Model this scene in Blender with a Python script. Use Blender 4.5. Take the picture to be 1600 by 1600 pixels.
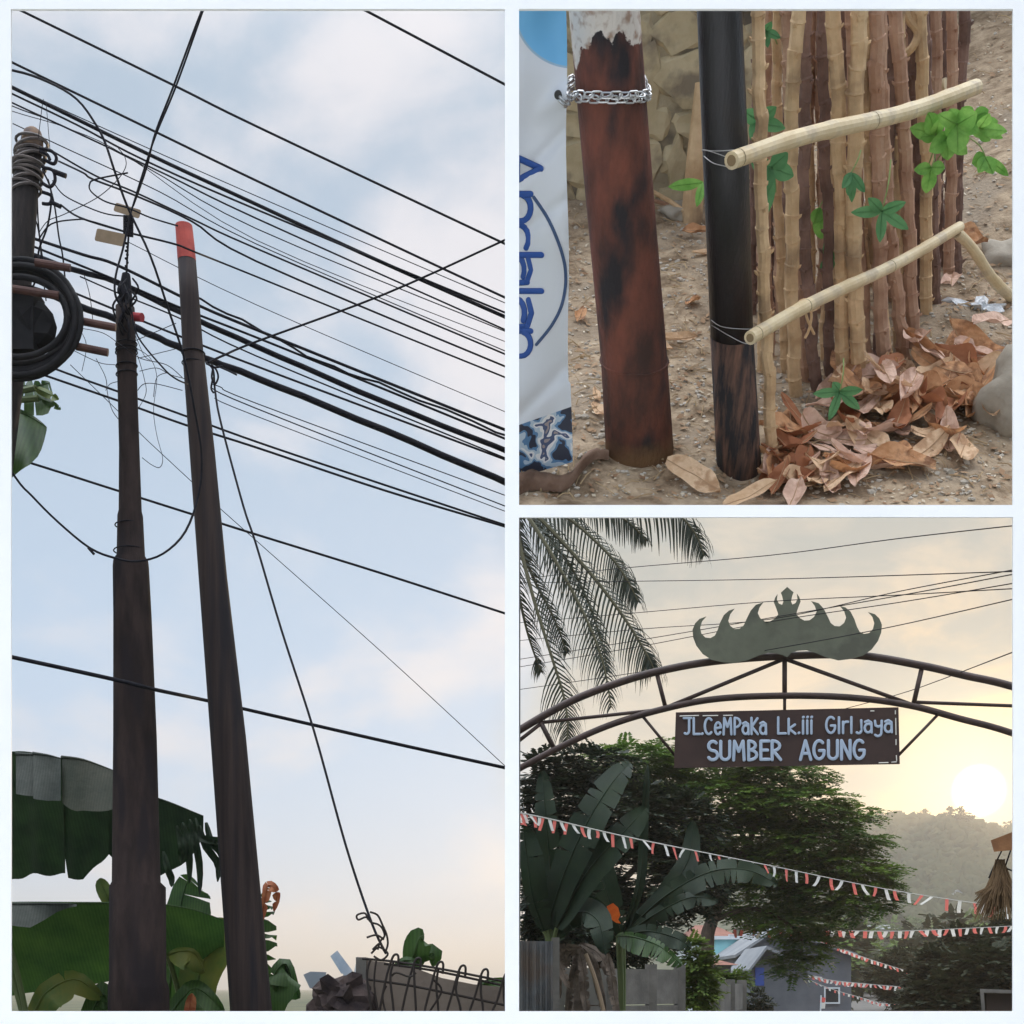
import bpy, math, random
from mathutils import Vector, Matrix, noise
random.seed(7)
R = math.radians
sc = bpy.context.scene
for o in list(bpy.data.objects): bpy.data.objects.remove(o)
col = sc.collection
PI = math.pi

# ------------------------------------------------------------------ camera
F, HZ, EYE = 2200.0, 1545.0, 1.6          # focal length and eye line in photo pixels
cam = bpy.data.cameras.new('camera'); co = bpy.data.objects.new('camera', cam); col.objects.link(co)
co.location = (0, 0, EYE); co.rotation_euler = (R(90), 0, 0)
cam.sensor_width = 36; cam.lens = 36 * F / 1600; cam.shift_y = (HZ - 800) / 1600
cam.clip_start = 0.05; cam.clip_end = 20000
sc.camera = co

# ------------------------------------------------------------------ sun, sky, exposure
SUN_AZ, SUN_EL = R(18.35), R(7.6)
sun_dir = Vector((math.sin(SUN_AZ) * math.cos(SUN_EL), math.cos(SUN_AZ) * math.cos(SUN_EL), math.sin(SUN_EL)))
sl = bpy.data.lights.new('sun', 'SUN'); so = bpy.data.objects.new('sun', sl); col.objects.link(so)
sl.energy = 1.3; sl.angle = R(0.6); sl.color = (1.0, 0.74, 0.46)
so.rotation_euler = sun_dir.to_track_quat('Z', 'Y').to_euler(); so.location = (60, 180, 60)
sc.view_settings.view_transform = 'Standard'; sc.view_settings.look = 'None'
sc.view_settings.exposure = 0.6; sc.view_settings.gamma = 1.0; sc.view_settings.use_curve_mapping = False

world = bpy.data.worlds.new('World'); sc.world = world; world.use_nodes = True
nt = world.node_tree; N = nt.nodes; L = nt.links
for n_ in list(N): N.remove(n_)
def wn(t, **k):
    n_ = N.new(t)
    for a, b in k.items(): setattr(n_, a, b)
    return n_
def wmath(op, a, b=None, c=None, clamp=False):
    n_ = wn('ShaderNodeMath', operation=op, use_clamp=clamp)
    for i, v in enumerate((a, b, c)):
        if v is None: continue
        if isinstance(v, (int, float)): n_.inputs[i].default_value = v
        else: L.new(v, n_.inputs[i])
    return n_.outputs[0]
def wmix(f, a, b):
    n_ = wn('ShaderNodeMix', data_type='RGBA')
    if isinstance(f, (int, float)): n_.inputs[0].default_value = f
    else: L.new(f, n_.inputs[0])
    for i, v in ((6, a), (7, b)):
        if isinstance(v, tuple): n_.inputs[i].default_value = (*v, 1)
        else: L.new(v, n_.inputs[i])
    return n_.outputs[2]
def wstep(x, a, b):
    n_ = wn('ShaderNodeMapRange', interpolation_type='SMOOTHSTEP')
    L.new(x, n_.inputs[0]); n_.inputs[1].default_value = a; n_.inputs[2].default_value = b
    return n_.outputs[0]
tc = wn('ShaderNodeTexCoord'); D = tc.outputs['Generated']
sky = wn('ShaderNodeTexSky', sky_type='NISHITA'); sky.sun_disc = False
sky.sun_elevation = SUN_EL; sky.sun_rotation = SUN_AZ
sky.air_density = 1.0; sky.dust_density = 1.2; sky.ozone_density = 1.2
skys = wn('ShaderNodeMix', data_type='RGBA', blend_type='MULTIPLY'); skys.inputs[0].default_value = 1
L.new(sky.outputs[0], skys.inputs[6]); skys.inputs[7].default_value = (0.05, 0.05, 0.05, 1)
# direction helpers
sep = wn('ShaderNodeSeparateXYZ'); L.new(D, sep.inputs[0])
flat = wn('ShaderNodeCombineXYZ'); L.new(sep.outputs[0], flat.inputs[0]); L.new(sep.outputs[1], flat.inputs[1])
nrm = wn('ShaderNodeVectorMath', operation='NORMALIZE'); L.new(flat.outputs[0], nrm.inputs[0])
dh = wn('ShaderNodeVectorMath', operation='DOT_PRODUCT'); L.new(nrm.outputs[0], dh.inputs[0]); dh.inputs[1].default_value = (math.sin(SUN_AZ), math.cos(SUN_AZ), 0)
ds = wn('ShaderNodeVectorMath', operation='DOT_PRODUCT'); L.new(D, ds.inputs[0]); ds.inputs[1].default_value = sun_dir
ang = wmath('MULTIPLY', wmath('ARCCOSINE', wmath('MINIMUM', ds.outputs['Value'], 0.9999999)), 180 / PI)
azd = wmath('MULTIPLY', wmath('ARCCOSINE', wmath('MINIMUM', dh.outputs['Value'], 0.9999999)), 180 / PI)
el = sep.outputs[2]
# cloud field
mp = wn('ShaderNodeMapping'); L.new(D, mp.inputs[0]); mp.inputs['Scale'].default_value = (1, 1, 1.5); mp.inputs['Location'].default_value = (0.35, 0.1, 0.22)
nz = wn('ShaderNodeTexNoise'); L.new(mp.outputs[0], nz.inputs[0]); nz.inputs['Scale'].default_value = 5.5; nz.inputs['Detail'].default_value = 7; nz.inputs['Roughness'].default_value = 0.5; nz.inputs['Distortion'].default_value = 0.35
nz2 = wn('ShaderNodeTexNoise'); L.new(mp.outputs[0], nz2.inputs[0]); nz2.inputs['Scale'].default_value = 14; nz2.inputs['Detail'].default_value = 6; nz2.inputs['Roughness'].default_value = 0.55
cl = wmath('ADD', wmath('MULTIPLY', nz.outputs[0], 0.8), wmath('MULTIPLY', nz2.outputs[0], 0.2))
# cool side of the sky: pale blue with soft mauve-white clouds thickening upwards
blue = wmix(wstep(el, 0.0, 0.55), (0.50, 0.71, 0.99), (0.42, 0.54, 0.69))
cool_cov = wstep(wmath('ADD', cl, wmath('MULTIPLY', el, 0.07)), 0.45, 0.65)
cool = wmix(wmath('MULTIPLY', cool_cov, 0.9), blue, (0.84, 0.825, 0.88))
# warm side: cream veil round the sun, grey broken cloud higher up
veil = wn('ShaderNodeValToRGB'); L.new(wmath('DIVIDE', ang, 30.0), veil.inputs[0])
cr = veil.color_ramp; cr.elements[0].position = 0.0; cr.elements[0].color = (1.1, 0.85, 0.42, 1)
cr.elements[1].position = 1.0; cr.elements[1].color = (0.52, 0.55, 0.54, 1)
for p, c in ((0.06, (1.15, 0.84, 0.40)), (0.14, (0.90, 0.64, 0.37)), (0.30, (0.66, 0.57, 0.46)), (0.55, (0.56, 0.55, 0.50))):
    e = cr.elements.new(p); e.color = (*c, 1)
mp3 = wn('ShaderNodeMapping'); L.new(D, mp3.inputs[0]); mp3.inputs['Scale'].default_value = (1, 1, 2.6); mp3.inputs['Location'].default_value = (1.7, 0.4, 0.9)
nz3 = wn('ShaderNodeTexNoise'); L.new(mp3.outputs[0], nz3.inputs[0]); nz3.inputs['Scale'].default_value = 9.0; nz3.inputs['Detail'].default_value = 7; nz3.inputs['Roughness'].default_value = 0.55; nz3.inputs['Distortion'].default_value = 0.5
clw = wmath('ADD', wmath('MULTIPLY', cl, 0.45), wmath('MULTIPLY', nz3.outputs[0], 0.55))
grey_cov = wstep(wmath('ADD', wmath('MULTIPLY_ADD', clw, 2.2, -0.6), wmath('MULTIPLY', el, 0.9)), 0.50, 0.86)
warm = wmix(wmath('MULTIPLY', grey_cov, 0.9), veil.outputs[0], (0.31, 0.375, 0.40))
wf = wn('ShaderNodeMapRange', interpolation_type='SMOOTHSTEP'); L.new(wmath('ADD', azd, wmath('MULTIPLY', wmath('SUBTRACT', cl, 0.5), 8.0)), wf.inputs[0])
wf.inputs[1].default_value = 15.3; wf.inputs[2].default_value = 19.2; wf.inputs[3].default_value = 1.0; wf.inputs[4].default_value = 0.0
veilsky = wmix(wf.outputs[0], cool, warm)
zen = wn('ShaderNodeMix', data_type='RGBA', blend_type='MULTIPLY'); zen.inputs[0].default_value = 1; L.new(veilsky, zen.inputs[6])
zf = wn('ShaderNodeMapRange', interpolation_type='SMOOTHSTEP'); L.new(el, zf.inputs[0]); zf.inputs[1].default_value = 0.48; zf.inputs[2].default_value = 0.95; zf.inputs[3].default_value = 0.69; zf.inputs[4].default_value = 5.0   # sky overhead boosted far past overcast, to light earth bed and white frame
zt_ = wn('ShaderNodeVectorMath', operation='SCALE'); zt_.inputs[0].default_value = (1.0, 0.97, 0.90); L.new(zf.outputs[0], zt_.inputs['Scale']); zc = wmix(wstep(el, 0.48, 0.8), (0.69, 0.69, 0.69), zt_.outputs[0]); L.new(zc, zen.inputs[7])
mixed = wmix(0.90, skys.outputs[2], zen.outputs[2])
disc = wmath('SUBTRACT', 1.0, wstep(ang, 0.3, 1.1))
glow = wmath('MULTIPLY', wmath('POWER', wmath('SUBTRACT', 1.0, wmath('MINIMUM', wmath('DIVIDE', ang, 7.0), 1.0)), 2.0), 0.6)
add = wn('ShaderNodeMix', data_type='RGBA', blend_type='ADD'); L.new(wmath('ADD', wmath('MULTIPLY', disc, 6.0), glow), add.inputs[0])
add.clamp_factor = False
L.new(mixed, add.inputs[6]); add.inputs[7].default_value = (1.0, 0.85, 0.5, 1)
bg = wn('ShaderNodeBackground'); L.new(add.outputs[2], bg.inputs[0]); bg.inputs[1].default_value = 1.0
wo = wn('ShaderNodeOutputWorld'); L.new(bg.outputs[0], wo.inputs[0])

# ------------------------------------------------------------------ helpers
def W(px, py, d): return Vector(((px - 800) / F * d, d, EYE + (HZ - py) / F * d))
BASE = {}
class MB:
    def __init__(s): s.v = []; s.f = []; s.uv = {}
    def add(s, vs, fs):
        o = len(s.v); s.v += [Vector(p) for p in vs]; s.f += [tuple(i + o for i in f) for f in fs]
    def box(s, a, b):
        x0, y0, z0 = a; x1, y1, z1 = b
        s.add([(x0,y0,z0),(x1,y0,z0),(x1,y1,z0),(x0,y1,z0),(x0,y0,z1),(x1,y0,z1),(x1,y1,z1),(x0,y1,z1)],
              [(3,2,1,0),(4,5,6,7),(0,1,5,4),(1,2,6,5),(2,3,7,6),(3,0,4,7)])
        return s
    def tube(s, pts, rad, seg=8, caps=True, squash=None):
        pts = [Vector(p) for p in pts]; n = len(pts)
        rads = rad if isinstance(rad, (list, tuple)) else [rad] * n
        o = len(s.v); up = None
        for i, p in enumerate(pts):
            t = (pts[min(i + 1, n - 1)] - pts[max(i - 1, 0)])
            t = t.normalized() if t.length > 1e-9 else Vector((0, 0, 1))
            if up is None:
                up = Vector((0, 0, 1)) if abs(t.z) < 0.9 else Vector((0, -1, 0))
            a = t.cross(up)
            if a.length < 1e-6: a = t.cross(Vector((1, 0, 0)))
            a.normalize(); b = t.cross(a).normalized(); up = -b if (-b).dot(up) > 0 else b
            if up.dot(b) < 0: b = up * -1
            for k in range(seg):
                th = 2 * PI * k / seg
                q = a * math.cos(th) * rads[i] + up * math.sin(th) * rads[i]
                if squash: q = Vector((q.x * squash[0], q.y * squash[1], q.z * squash[2]))
                s.v.append(p + q)
        for i in range(n - 1):
            for k in range(seg):
                k2 = (k + 1) % seg
                s.f.append((o + i*seg + k, o + i*seg + k2, o + (i+1)*seg + k2, o + (i+1)*seg + k))
        if caps:
            s.f.append(tuple(o + k for k in range(seg))[::-1]); s.f.append(tuple(o + (n-1)*seg + k for k in range(seg)))
        return s
    def prism(s, poly, d0, d1, to):     # polygon of 2-D points, to(x, y, d) -> 3-D
        n = len(poly); o = len(s.v)
        s.v += [to(x, y, d0) for x, y in poly] + [to(x, y, d1) for x, y in poly]
        s.f.append(tuple(o + i for i in range(n))); s.f.append(tuple(o + n + i for i in range(n))[::-1])
        for i in range(n): j = (i + 1) % n; s.f.append((o + i, o + n + i, o + n + j, o + j))
        return s
    def blob(s, c, r, rnd=0.25, sub=1, rg=random):
        c = Vector(c); r = Vector((r, r, r)) if isinstance(r, (int, float)) else Vector(r)
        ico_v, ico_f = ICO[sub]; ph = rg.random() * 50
        vs = []
        for p in ico_v:
            k = 1 + rnd * noise.noise(Vector(p) * 1.7 + Vector((ph, ph * .7, 0))) * 1.8
            vs.append(c + Vector((p[0]*r.x, p[1]*r.y, p[2]*r.z)) * k)
        s.add(vs, ico_f); return s
def _ico():
    import bmesh
    out = {}
    for sub in (1, 2, 3):
        bm = bmesh.new(); bmesh.ops.create_icosphere(bm, subdivisions=sub, radius=1)
        bm.verts.index_update()
        out[sub] = ([tuple(v.co) for v in bm.verts], [tuple(v.index for v in f.verts) for f in bm.faces]); bm.free()
    return out
ICO = _ico()
I4 = Matrix.Identity(4)
def thing(name, label, cat, base, group=None, M=None):
    o = bpy.data.objects.new(name, None); col.objects.link(o); base = Vector(base)
    o.empty_display_size = 0.1
    o.matrix_world = (M or I4) @ Matrix.Translation(base)
    o['label'] = label; o['category'] = cat
    if group: o['group'] = group
    BASE[o.name] = base
    return o
def mesh(name, mb, mat, parent=None, label=None, cat=None, group=None, kind=None, M=None, base=None, smooth=False, mats=None, mi=None):
    me = bpy.data.meshes.new(name)
    if parent is not None: b = BASE[parent.name]
    elif base is not None: b = Vector(base)
    elif kind: b = Vector((0, 0, 0))
    else:
        b = Vector((sum(v.x for v in mb.v) / len(mb.v), sum(v.y for v in mb.v) / len(mb.v), min(v.z for v in mb.v)))
    me.from_pydata([v - b for v in mb.v], [], mb.f)
    for m_ in (mats or [mat]): me.materials.append(m_)
    if mi: me.polygons.foreach_set('material_index', mi)
    if smooth: me.polygons.foreach_set('use_smooth', [True] * len(me.polygons))
    o = bpy.data.objects.new(name, me); col.objects.link(o)
    if parent is not None: o.parent = parent
    else: o.matrix_world = (M or I4) @ Matrix.Translation(b)
    BASE[o.name] = b
    if label: o['label'] = label
    if cat: o['category'] = cat
    if group: o['group'] = group
    if kind: o['kind'] = kind
    return o
def smoothline(pts, per=6):
    pts = [Vector(p) for p in pts]
    if len(pts) < 3: return pts
    out = []
    for i in range(len(pts) - 1):
        p0 = pts[max(i-1, 0)]; p1 = pts[i]; p2 = pts[i+1]; p3 = pts[min(i+2, len(pts)-1)]
        for k in range(per):
            t = k / per
            out.append(0.5 * ((2*p1) + (p2-p0)*t + (2*p0-5*p1+4*p2-p3)*t*t + (3*p1-p0-3*p2+p3)*t**3))
    out.append(pts[-1]); return out

# ------------------------------------------------------------------ materials
MATS = {}
def mat(name, c1, c2=None, scale=4.0, rough=0.8, bump=0.0, bscale=30.0, stretch=(1,1,1), contrast=(0.35, 0.65), transl=0.0, metal=0.0, c3=None, s3=1.0, spec=0.3, detail=5, veins=0.0):
    if name in MATS: return MATS[name]
    m = bpy.data.materials.new(name); m.use_nodes = True; t = m.node_tree
    b = t.nodes['Principled BSDF']; b.inputs['Roughness'].default_value = rough; b.inputs['Metallic'].default_value = metal
    b.inputs['Specular IOR Level'].default_value = spec
    tcn = t.nodes.new('ShaderNodeTexCoord'); mpn = t.nodes.new('ShaderNodeMapping'); mpn.inputs['Scale'].default_value = stretch
    t.links.new(tcn.outputs['Object'], mpn.inputs[0])
    out = None
    if c2:
        nz_ = t.nodes.new('ShaderNodeTexNoise'); nz_.inputs['Scale'].default_value = scale; nz_.inputs['Detail'].default_value = detail; nz_.inputs['Roughness'].default_value = 0.62
        t.links.new(mpn.outputs[0], nz_.inputs[0])
        r_ = t.nodes.new('ShaderNodeValToRGB'); r_.color_ramp.elements[0].position = contrast[0]; r_.color_ramp.elements[1].position = contrast[1]
        r_.color_ramp.elements[0].color = (*c1, 1); r_.color_ramp.elements[1].color = (*c2, 1)
        t.links.new(nz_.outputs[0], r_.inputs[0]); out = r_.outputs[0]
        if c3:
            n3 = t.nodes.new('ShaderNodeTexNoise'); n3.inputs['Scale'].default_value = s3; n3.inputs['Detail'].default_value = 6
            t.links.new(mpn.outputs[0], n3.inputs[0])
            r3 = t.nodes.new('ShaderNodeValToRGB'); r3.color_ramp.elements[0].position = 0.50; r3.color_ramp.elements[1].position = 0.62
            t.links.new(n3.outputs[0], r3.inputs[0])
            mx = t.nodes.new('ShaderNodeMix'); mx.data_type = 'RGBA'; t.links.new(r3.outputs[0], mx.inputs[0]); t.links.new(out, mx.inputs[6]); mx.inputs[7].default_value = (*c3, 1)
            out = mx.outputs[2]
        if veins:
            wv = t.nodes.new('ShaderNodeTexWave'); wv.bands_direction = 'X'; wv.inputs['Scale'].default_value = veins; wv.inputs['Distortion'].default_value = 1.2; wv.inputs['Detail'].default_value = 2; t.links.new(mpn.outputs[0], wv.inputs[0])
            vr = t.nodes.new('ShaderNodeMapRange'); vr.inputs[3].default_value = 0.84; vr.inputs[4].default_value = 1.12; t.links.new(wv.outputs['Fac'], vr.inputs[0])
            vm = t.nodes.new('ShaderNodeVectorMath'); vm.operation = 'SCALE'; t.links.new(out, vm.inputs[0]); t.links.new(vr.outputs[0], vm.inputs['Scale']); out = vm.outputs[0]
        t.links.new(out, b.inputs['Base Color'])
    else: b.inputs['Base Color'].default_value = (*c1, 1)
    if bump:
        nb = t.nodes.new('ShaderNodeTexNoise'); nb.inputs['Scale'].default_value = bscale; nb.inputs['Detail'].default_value = 6
        t.links.new(mpn.outputs[0], nb.inputs[0])
        bn = t.nodes.new('ShaderNodeBump'); bn.inputs['Strength'].default_value = bump; bn.inputs['Distance'].default_value = 0.01
        t.links.new(nb.outputs[0], bn.inputs['Height']); t.links.new(bn.outputs[0], b.inputs['Normal'])
    if transl:
        tr = t.nodes.new('ShaderNodeBsdfTranslucent'); ms = t.nodes.new('ShaderNodeMixShader'); ms.inputs[0].default_value = transl
        if out: t.links.new(out, tr.inputs[0])
        else: tr.inputs[0].default_value = (*c1, 1)
        mo = t.nodes['Material Output']
        t.links.new(b.outputs[0], ms.inputs[1]); t.links.new(tr.outputs[0], ms.inputs[2]); t.links.new(ms.outputs[0], mo.inputs[0])
    MATS[name] = m; return m
white = mat('white_paint', (0.86, 0.86, 0.86), (0.90, 0.90, 0.90), 3, 0.6)
black = mat('cable_black', (0.006, 0.006, 0.010), (0.012, 0.012, 0.018), 20, 0.7, spec=0.1)
steel_pole = mat('weathered_pole', (0.020, 0.015, 0.015), (0.040, 0.028, 0.026), 7, 0.85, 0.35, 60, (2, 2, 0.5), c3=(0.020, 0.016, 0.018), s3=4, spec=.08)
pole2m = mat('brown_steel', (0.020, 0.015, 0.016), (0.048, 0.034, 0.031), 5, 0.7, 0.25, 60, (4, 4, 0.15), c3=(0.018, 0.017, 0.022), s3=2, spec=.12)
redpaint = mat('red_paint', (0.48, 0.075, 0.055), (0.33, 0.045, 0.038), 14, 0.55, 0.2, 40)
darkpole = mat('dark_wood', (0.010, 0.008, 0.009), (0.026, 0.019, 0.018), 8, 0.8, 0.4, 40, (6, 6, 1))
tagm = mat('tag_wood', (0.20, 0.14, 0.085), (0.27, 0.195, 0.125), 12, 0.7)
rustpipe = mat('rust_pipe', (0.045, 0.018, 0.016), (0.08, 0.034, 0.026), 12, 0.7, 0.3)
coilm = mat('coil_black', (0.006, 0.006, 0.008), (0.016, 0.015, 0.017), 8, 0.7, spec=.15)
leafg = mat('banana_green', (0.022, 0.062, 0.014), (0.055, 0.115, 0.022), 3, 0.45, 0.15, 60, (1, 1, 1), transl=0.4, spec=0.4, veins=15.0)
leafd = mat('banana_dark', (0.010, 0.022, 0.012), (0.022, 0.045, 0.018), 4, 0.5, 0.15, 60, transl=0.25, spec=0.25, veins=15.0)
leafy = mat('banana_yellow', (0.16, 0.17, 0.03), (0.08, 0.14, 0.03), 6, 0.5, 0.1, 40, transl=0.35)
deadm = mat('dead_banana', (0.06, 0.045, 0.035), (0.15, 0.115, 0.09), 9, 0.85, 0.3, 30, transl=0.15)
redleaf = mat('red_leaf', (0.30, 0.07, 0.03), (0.42, 0.16, 0.07), 20, 0.7, transl=0.3)
orangem = mat('orange_leaf', (0.75, 0.17, 0.015), (0.65, 0.11, 0.01), 20, 0.7, transl=0.3)
archm = mat('arch_paint', (0.032, 0.019, 0.017), (0.055, 0.031, 0.027), 6, 0.5, 0.1)
crownm = mat('crown_paint', (0.10, 0.106, 0.074), (0.13, 0.137, 0.097), 3, 0.6, 0.2, 20, c3=(0.082, 0.085, 0.062), s3=2.5)
boardm = mat('sign_board', (0.034, 0.018, 0.016), (0.048, 0.025, 0.021), 5, 0.55)
letterm = mat('sign_letters', (0.36, 0.44, 0.56), (0.42, 0.50, 0.62), 8, 0.6)
trimw = mat('sign_trim', (0.75, 0.72, 0.66), None)
palm_m = mat('palm_green', (0.008, 0.016, 0.010), (0.022, 0.032, 0.017), 3, 0.5, transl=0.2)
trunkm = mat('bark', (0.06, 0.045, 0.035), (0.12, 0.09, 0.07), 6, 0.9, 0.5, 20, (4, 4, 1))
treem = mat('feather_green', (0.035, 0.080, 0.014), (0.11, 0.185, 0.024), 0.9, 0.55, transl=0.3, contrast=(0.4, 0.6))
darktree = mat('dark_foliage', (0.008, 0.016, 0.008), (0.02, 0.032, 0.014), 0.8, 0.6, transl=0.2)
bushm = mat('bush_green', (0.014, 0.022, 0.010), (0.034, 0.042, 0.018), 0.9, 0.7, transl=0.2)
limem = mat('lime_leaf', (0.14, 0.19, 0.03), (0.07, 0.12, 0.025), 3, 0.5, transl=0.35)
hillm = mat('hill_forest', (0.040, 0.046, 0.026), (0.06, 0.065, 0.036), 0.08, 1.0, spec=0.0)
concm = mat('concrete', (0.10, 0.094, 0.086), (0.18, 0.168, 0.155), 3, 0.9, 0.3, 40, c3=(0.12, 0.115, 0.10), s3=1.2)
walltan = mat('tan_render', (0.15, 0.12, 0.10), (0.22, 0.18, 0.15), 3, 0.9, 0.3, 40)
zincm = mat('zinc_sheet', (0.09, 0.095, 0.10), (0.15, 0.155, 0.16), 5, 0.5, metal=0.4, c3=(0.14, 0.11, 0.09), s3=2)
flagr = mat('flag_red', (0.80, 0.20, 0.17), None, rough=0.7, transl=0.45)
flagw = mat('flag_white', (0.80, 0.79, 0.76), None, rough=0.7, transl=0.45)
stringm = mat('string', (0.55, 0.53, 0.50), None)
grassm = mat('earth_green', (0.05, 0.06, 0.03), (0.12, 0.11, 0.06), 0.15, 0.95)
roadm = mat('asphalt', (0.10, 0.095, 0.09), (0.14, 0.13, 0.12), 1.0, 0.9)
housew = mat('house_white', (0.55, 0.60, 0.64), (0.62, 0.66, 0.69), 1, 0.8)
houset = mat('house_turquoise', (0.22, 0.52, 0.58), (0.28, 0.58, 0.63), 1, 0.8)
houseg = mat('house_grey', (0.10, 0.11, 0.13), (0.15, 0.16, 0.18), 1, 0.85)
roofr = mat('roof_red', (0.17, 0.075, 0.055), (0.25, 0.115, 0.085), 2, 0.85)
roofz = mat('roof_zinc', (0.17, 0.18, 0.20), (0.25, 0.265, 0.285), 1, 0.6)
glassd = mat('dark_window', (0.02, 0.025, 0.03), None, rough=0.2)
bluep = mat('blue_panel', (0.05, 0.09, 0.34), None)
wirem = mat('mesh_wire', (0.022, 0.016, 0.014), None, rough=0.6)
rubble = mat('dark_rubble', (0.022, 0.016, 0.018), (0.07, 0.05, 0.045), 10, 0.95, 0.6, 30)
plasticm = mat('plastic_pale', (0.32, 0.36, 0.40), None, rough=0.3, transl=0.4)

# ================================================================== THE SETTING
def sstep(a, b, x):
    t = min(max((x - a) / (b - a), 0), 1); return t * t * (3 - 2 * t)
def ground_z(x, y):
    side = sstep(2.0, 16.0, x * 60.0 / max(y, 60.0))
    if y < 50: return 0.0
    z = 3.0 * sstep(50, 170, y) + 14 * sstep(140, 430, y)
    k = x / y * 2200 + 800                      # only the street side climbs towards the hill
    ridge = 54 + 6 * noise.noise(Vector((x * 0.012, 3.1, 0))) + 2.5 * noise.noise(Vector((x * 0.05, 1.1, 0)))
    ridge *= sstep(0, 125, x) * (1 - 0.12 * sstep(150, 230, x))
    z = z * side + ridge * sstep(380, 610, y) * (1 - sstep(680, 1100, y)) + noise.noise(Vector((x*.02, y*.02, 0))) * 1.2 * sstep(180, 350, y) * side
    return z
g = MB()
ys = [-30, -10, 0, 10, 20, 30, 40, 50] + [50 + i * 10 for i in range(1, 76)] + [850, 950, 1100, 1400, 2000, 4000]
xs = [-4000, -1500, -600, -250, -100, -50, -20] + [i * 8 for i in range(0, 45)] + [400, 500, 700, 1100, 2000, 4000]
for y in ys:
    for x in xs: g.v.append(Vector((x, y, ground_z(x, y))))
nx = len(xs)
for j in range(len(ys) - 1):
    for i in range(nx - 1): g.f.append((j*nx+i, j*nx+i+1, (j+1)*nx+i+1, (j+1)*nx+i))
mesh('ground', g, grassm, kind='structure', smooth=True)
m_ = MB(); m_.box((-9, -14, -0.2), (5.5, 2.95, 0.02)); mesh('bounce_floor', m_, mat('pale_bounce', (0.50, 0.49, 0.47), (0.58, 0.57, 0.55), 1.5, 0.9, 0.2), kind='structure')  # pale floor out of view, added to bounce skylight onto the white frame
# road running down the street and bending away
rd = MB(); rc = [(6, -20), (6, 10), (8, 30), (13, 50), (18, 70), (23.5, 90), (31, 115), (42, 145), (58, 180), (80, 215)]
rc = smoothline([(x, y, 0) for x, y in rc], 5)
for i, p in enumerate(rc):
    t = (rc[min(i+1, len(rc)-1)] - rc[max(i-1, 0)]).normalized(); s_ = Vector((t.y, -t.x, 0))
    for k in (-1, 1):
        q = p + s_ * 2.0 * k; rd.v.append(Vector((q.x, q.y, max(ground_z(q.x, q.y), ground_z(p.x, p.y)) + 0.03)))
for i in range(len(rc) - 1): rd.f.append((2*i, 2*i+1, 2*i+3, 2*i+2))
mesh('road', rd, roadm, kind='structure')

# white border bars added around and between the three views (stands 3 m away)
fd = 3.0
def fp(px, py): p = W(px, py, fd); return p.x, p.z
wl = MB(); d0, d1 = fd, fd + 0.006
def slab(mb, xa, ya, xb, yb):
    x0, z1 = fp(xa, ya); x1, z0 = fp(xb, yb); mb.box((x0, d0, z0), (x1, d1, z1))
zg = HZ + EYE / fd * F
parts = [('side_panel', -170, -130, 17, 1600), ('side_panel', 1583, -130, 1770, 1600), ('head_panel', 17, -130, 1583, 14), ('lower_panel', -170, 1600, 1770, zg), ('sill_rail', 17, 1580, 1583, 1600),
         ('mullion', 789, 14, 811, 1580), ('transom', 811, 789, 1583, 808)]
wt = thing('border_frame', 'added white frame standing for the borders around the three views', 'wall', (0, fd, 0))
for nm, a, b, c, d in parts:
    m_ = MB(); slab(m_, a, b, c, d); mesh(nm, m_, white, wt)

# ================================================================== OPENING 1 : POLES AND WIRES
def lathe_px(rows, d, mb=None, seg=24, zbot=None):
    """rows: (py, xleft, xright) -> tapered round pole at depth d"""
    mb = mb or MB(); pts = []; rads = []
    for py, a, b in rows:
        pts.append(W((a + b) / 2, py, d)); rads.append((b - a) / 2 / F * d)
    o = len(mb.v); n = len(pts)
    for p, r in zip(pts, rads):
        for k in range(seg):
            th = 2 * PI * k / seg; mb.v.append(p + Vector((math.cos(th) * r, math.sin(th) * r, 0)))
    for i in range(n - 1):
        for k in range(seg):
            k2 = (k+1) % seg; mb.f.append((o+i*seg+k, o+i*seg+k2, o+(i+1)*seg+k2, o+(i+1)*seg+k))
    mb.f.append(tuple(o+k for k in range(seg))[::-1]); mb.f.append(tuple(o+(n-1)*seg+k for k in range(seg)))
    return mb
def ring(mb, px, py, d, w, r=0.004, dy=0.0):
    rr = w / 2 / F * d
    mb.tube([W(px, py, d) + Vector((math.cos(a)*(rr+r*.5), math.sin(a)*(rr+r*.5), dy*math.cos(a))) for a in [2*PI*k/20 for k in range(21)]], r, 5, False)
dL, dR, dC = 8.0, 8.4, 7.4
pl = thing('utility_pole', 'stepped dark steel pole topped by tangled wires, left of the red-topped pole', 'pole', W(222, HZ + EYE/dL*F, dL))
rows = [(HZ + EYE/dL*F, 172, 274), (1545, 170, 263), (1540, 170, 262), (1532, 172, 259), (1386, 172, 258), (1378, 176, 250), (1150, 178, 244), (960, 178, 236), (886, 177, 232), (876, 178, 231), (868, 183, 226), (806, 184, 223), (798, 186, 221), (700, 186.5, 217.5), (600, 184, 214), (520, 181.5, 211.5), (480, 181, 210)]
mesh('shaft', lathe_px(rows, dL), steel_pole, pl, smooth=True)
m_ = MB()
for yy, w in ((538, 31), (546, 31), (551, 32), (572, 31), (585, 31), (860, 45), (820, 40)): ring(m_, 197 + (yy-500)*0.012, yy, dL, w, 0.004, 0.006)
mesh('wire_wrap', m_, black, pl)
m_ = MB(); lathe_px([(482, 184, 208), (455, 186, 206), (432, 190, 204), (428, 191, 203)], dL, m_, 12)
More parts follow.
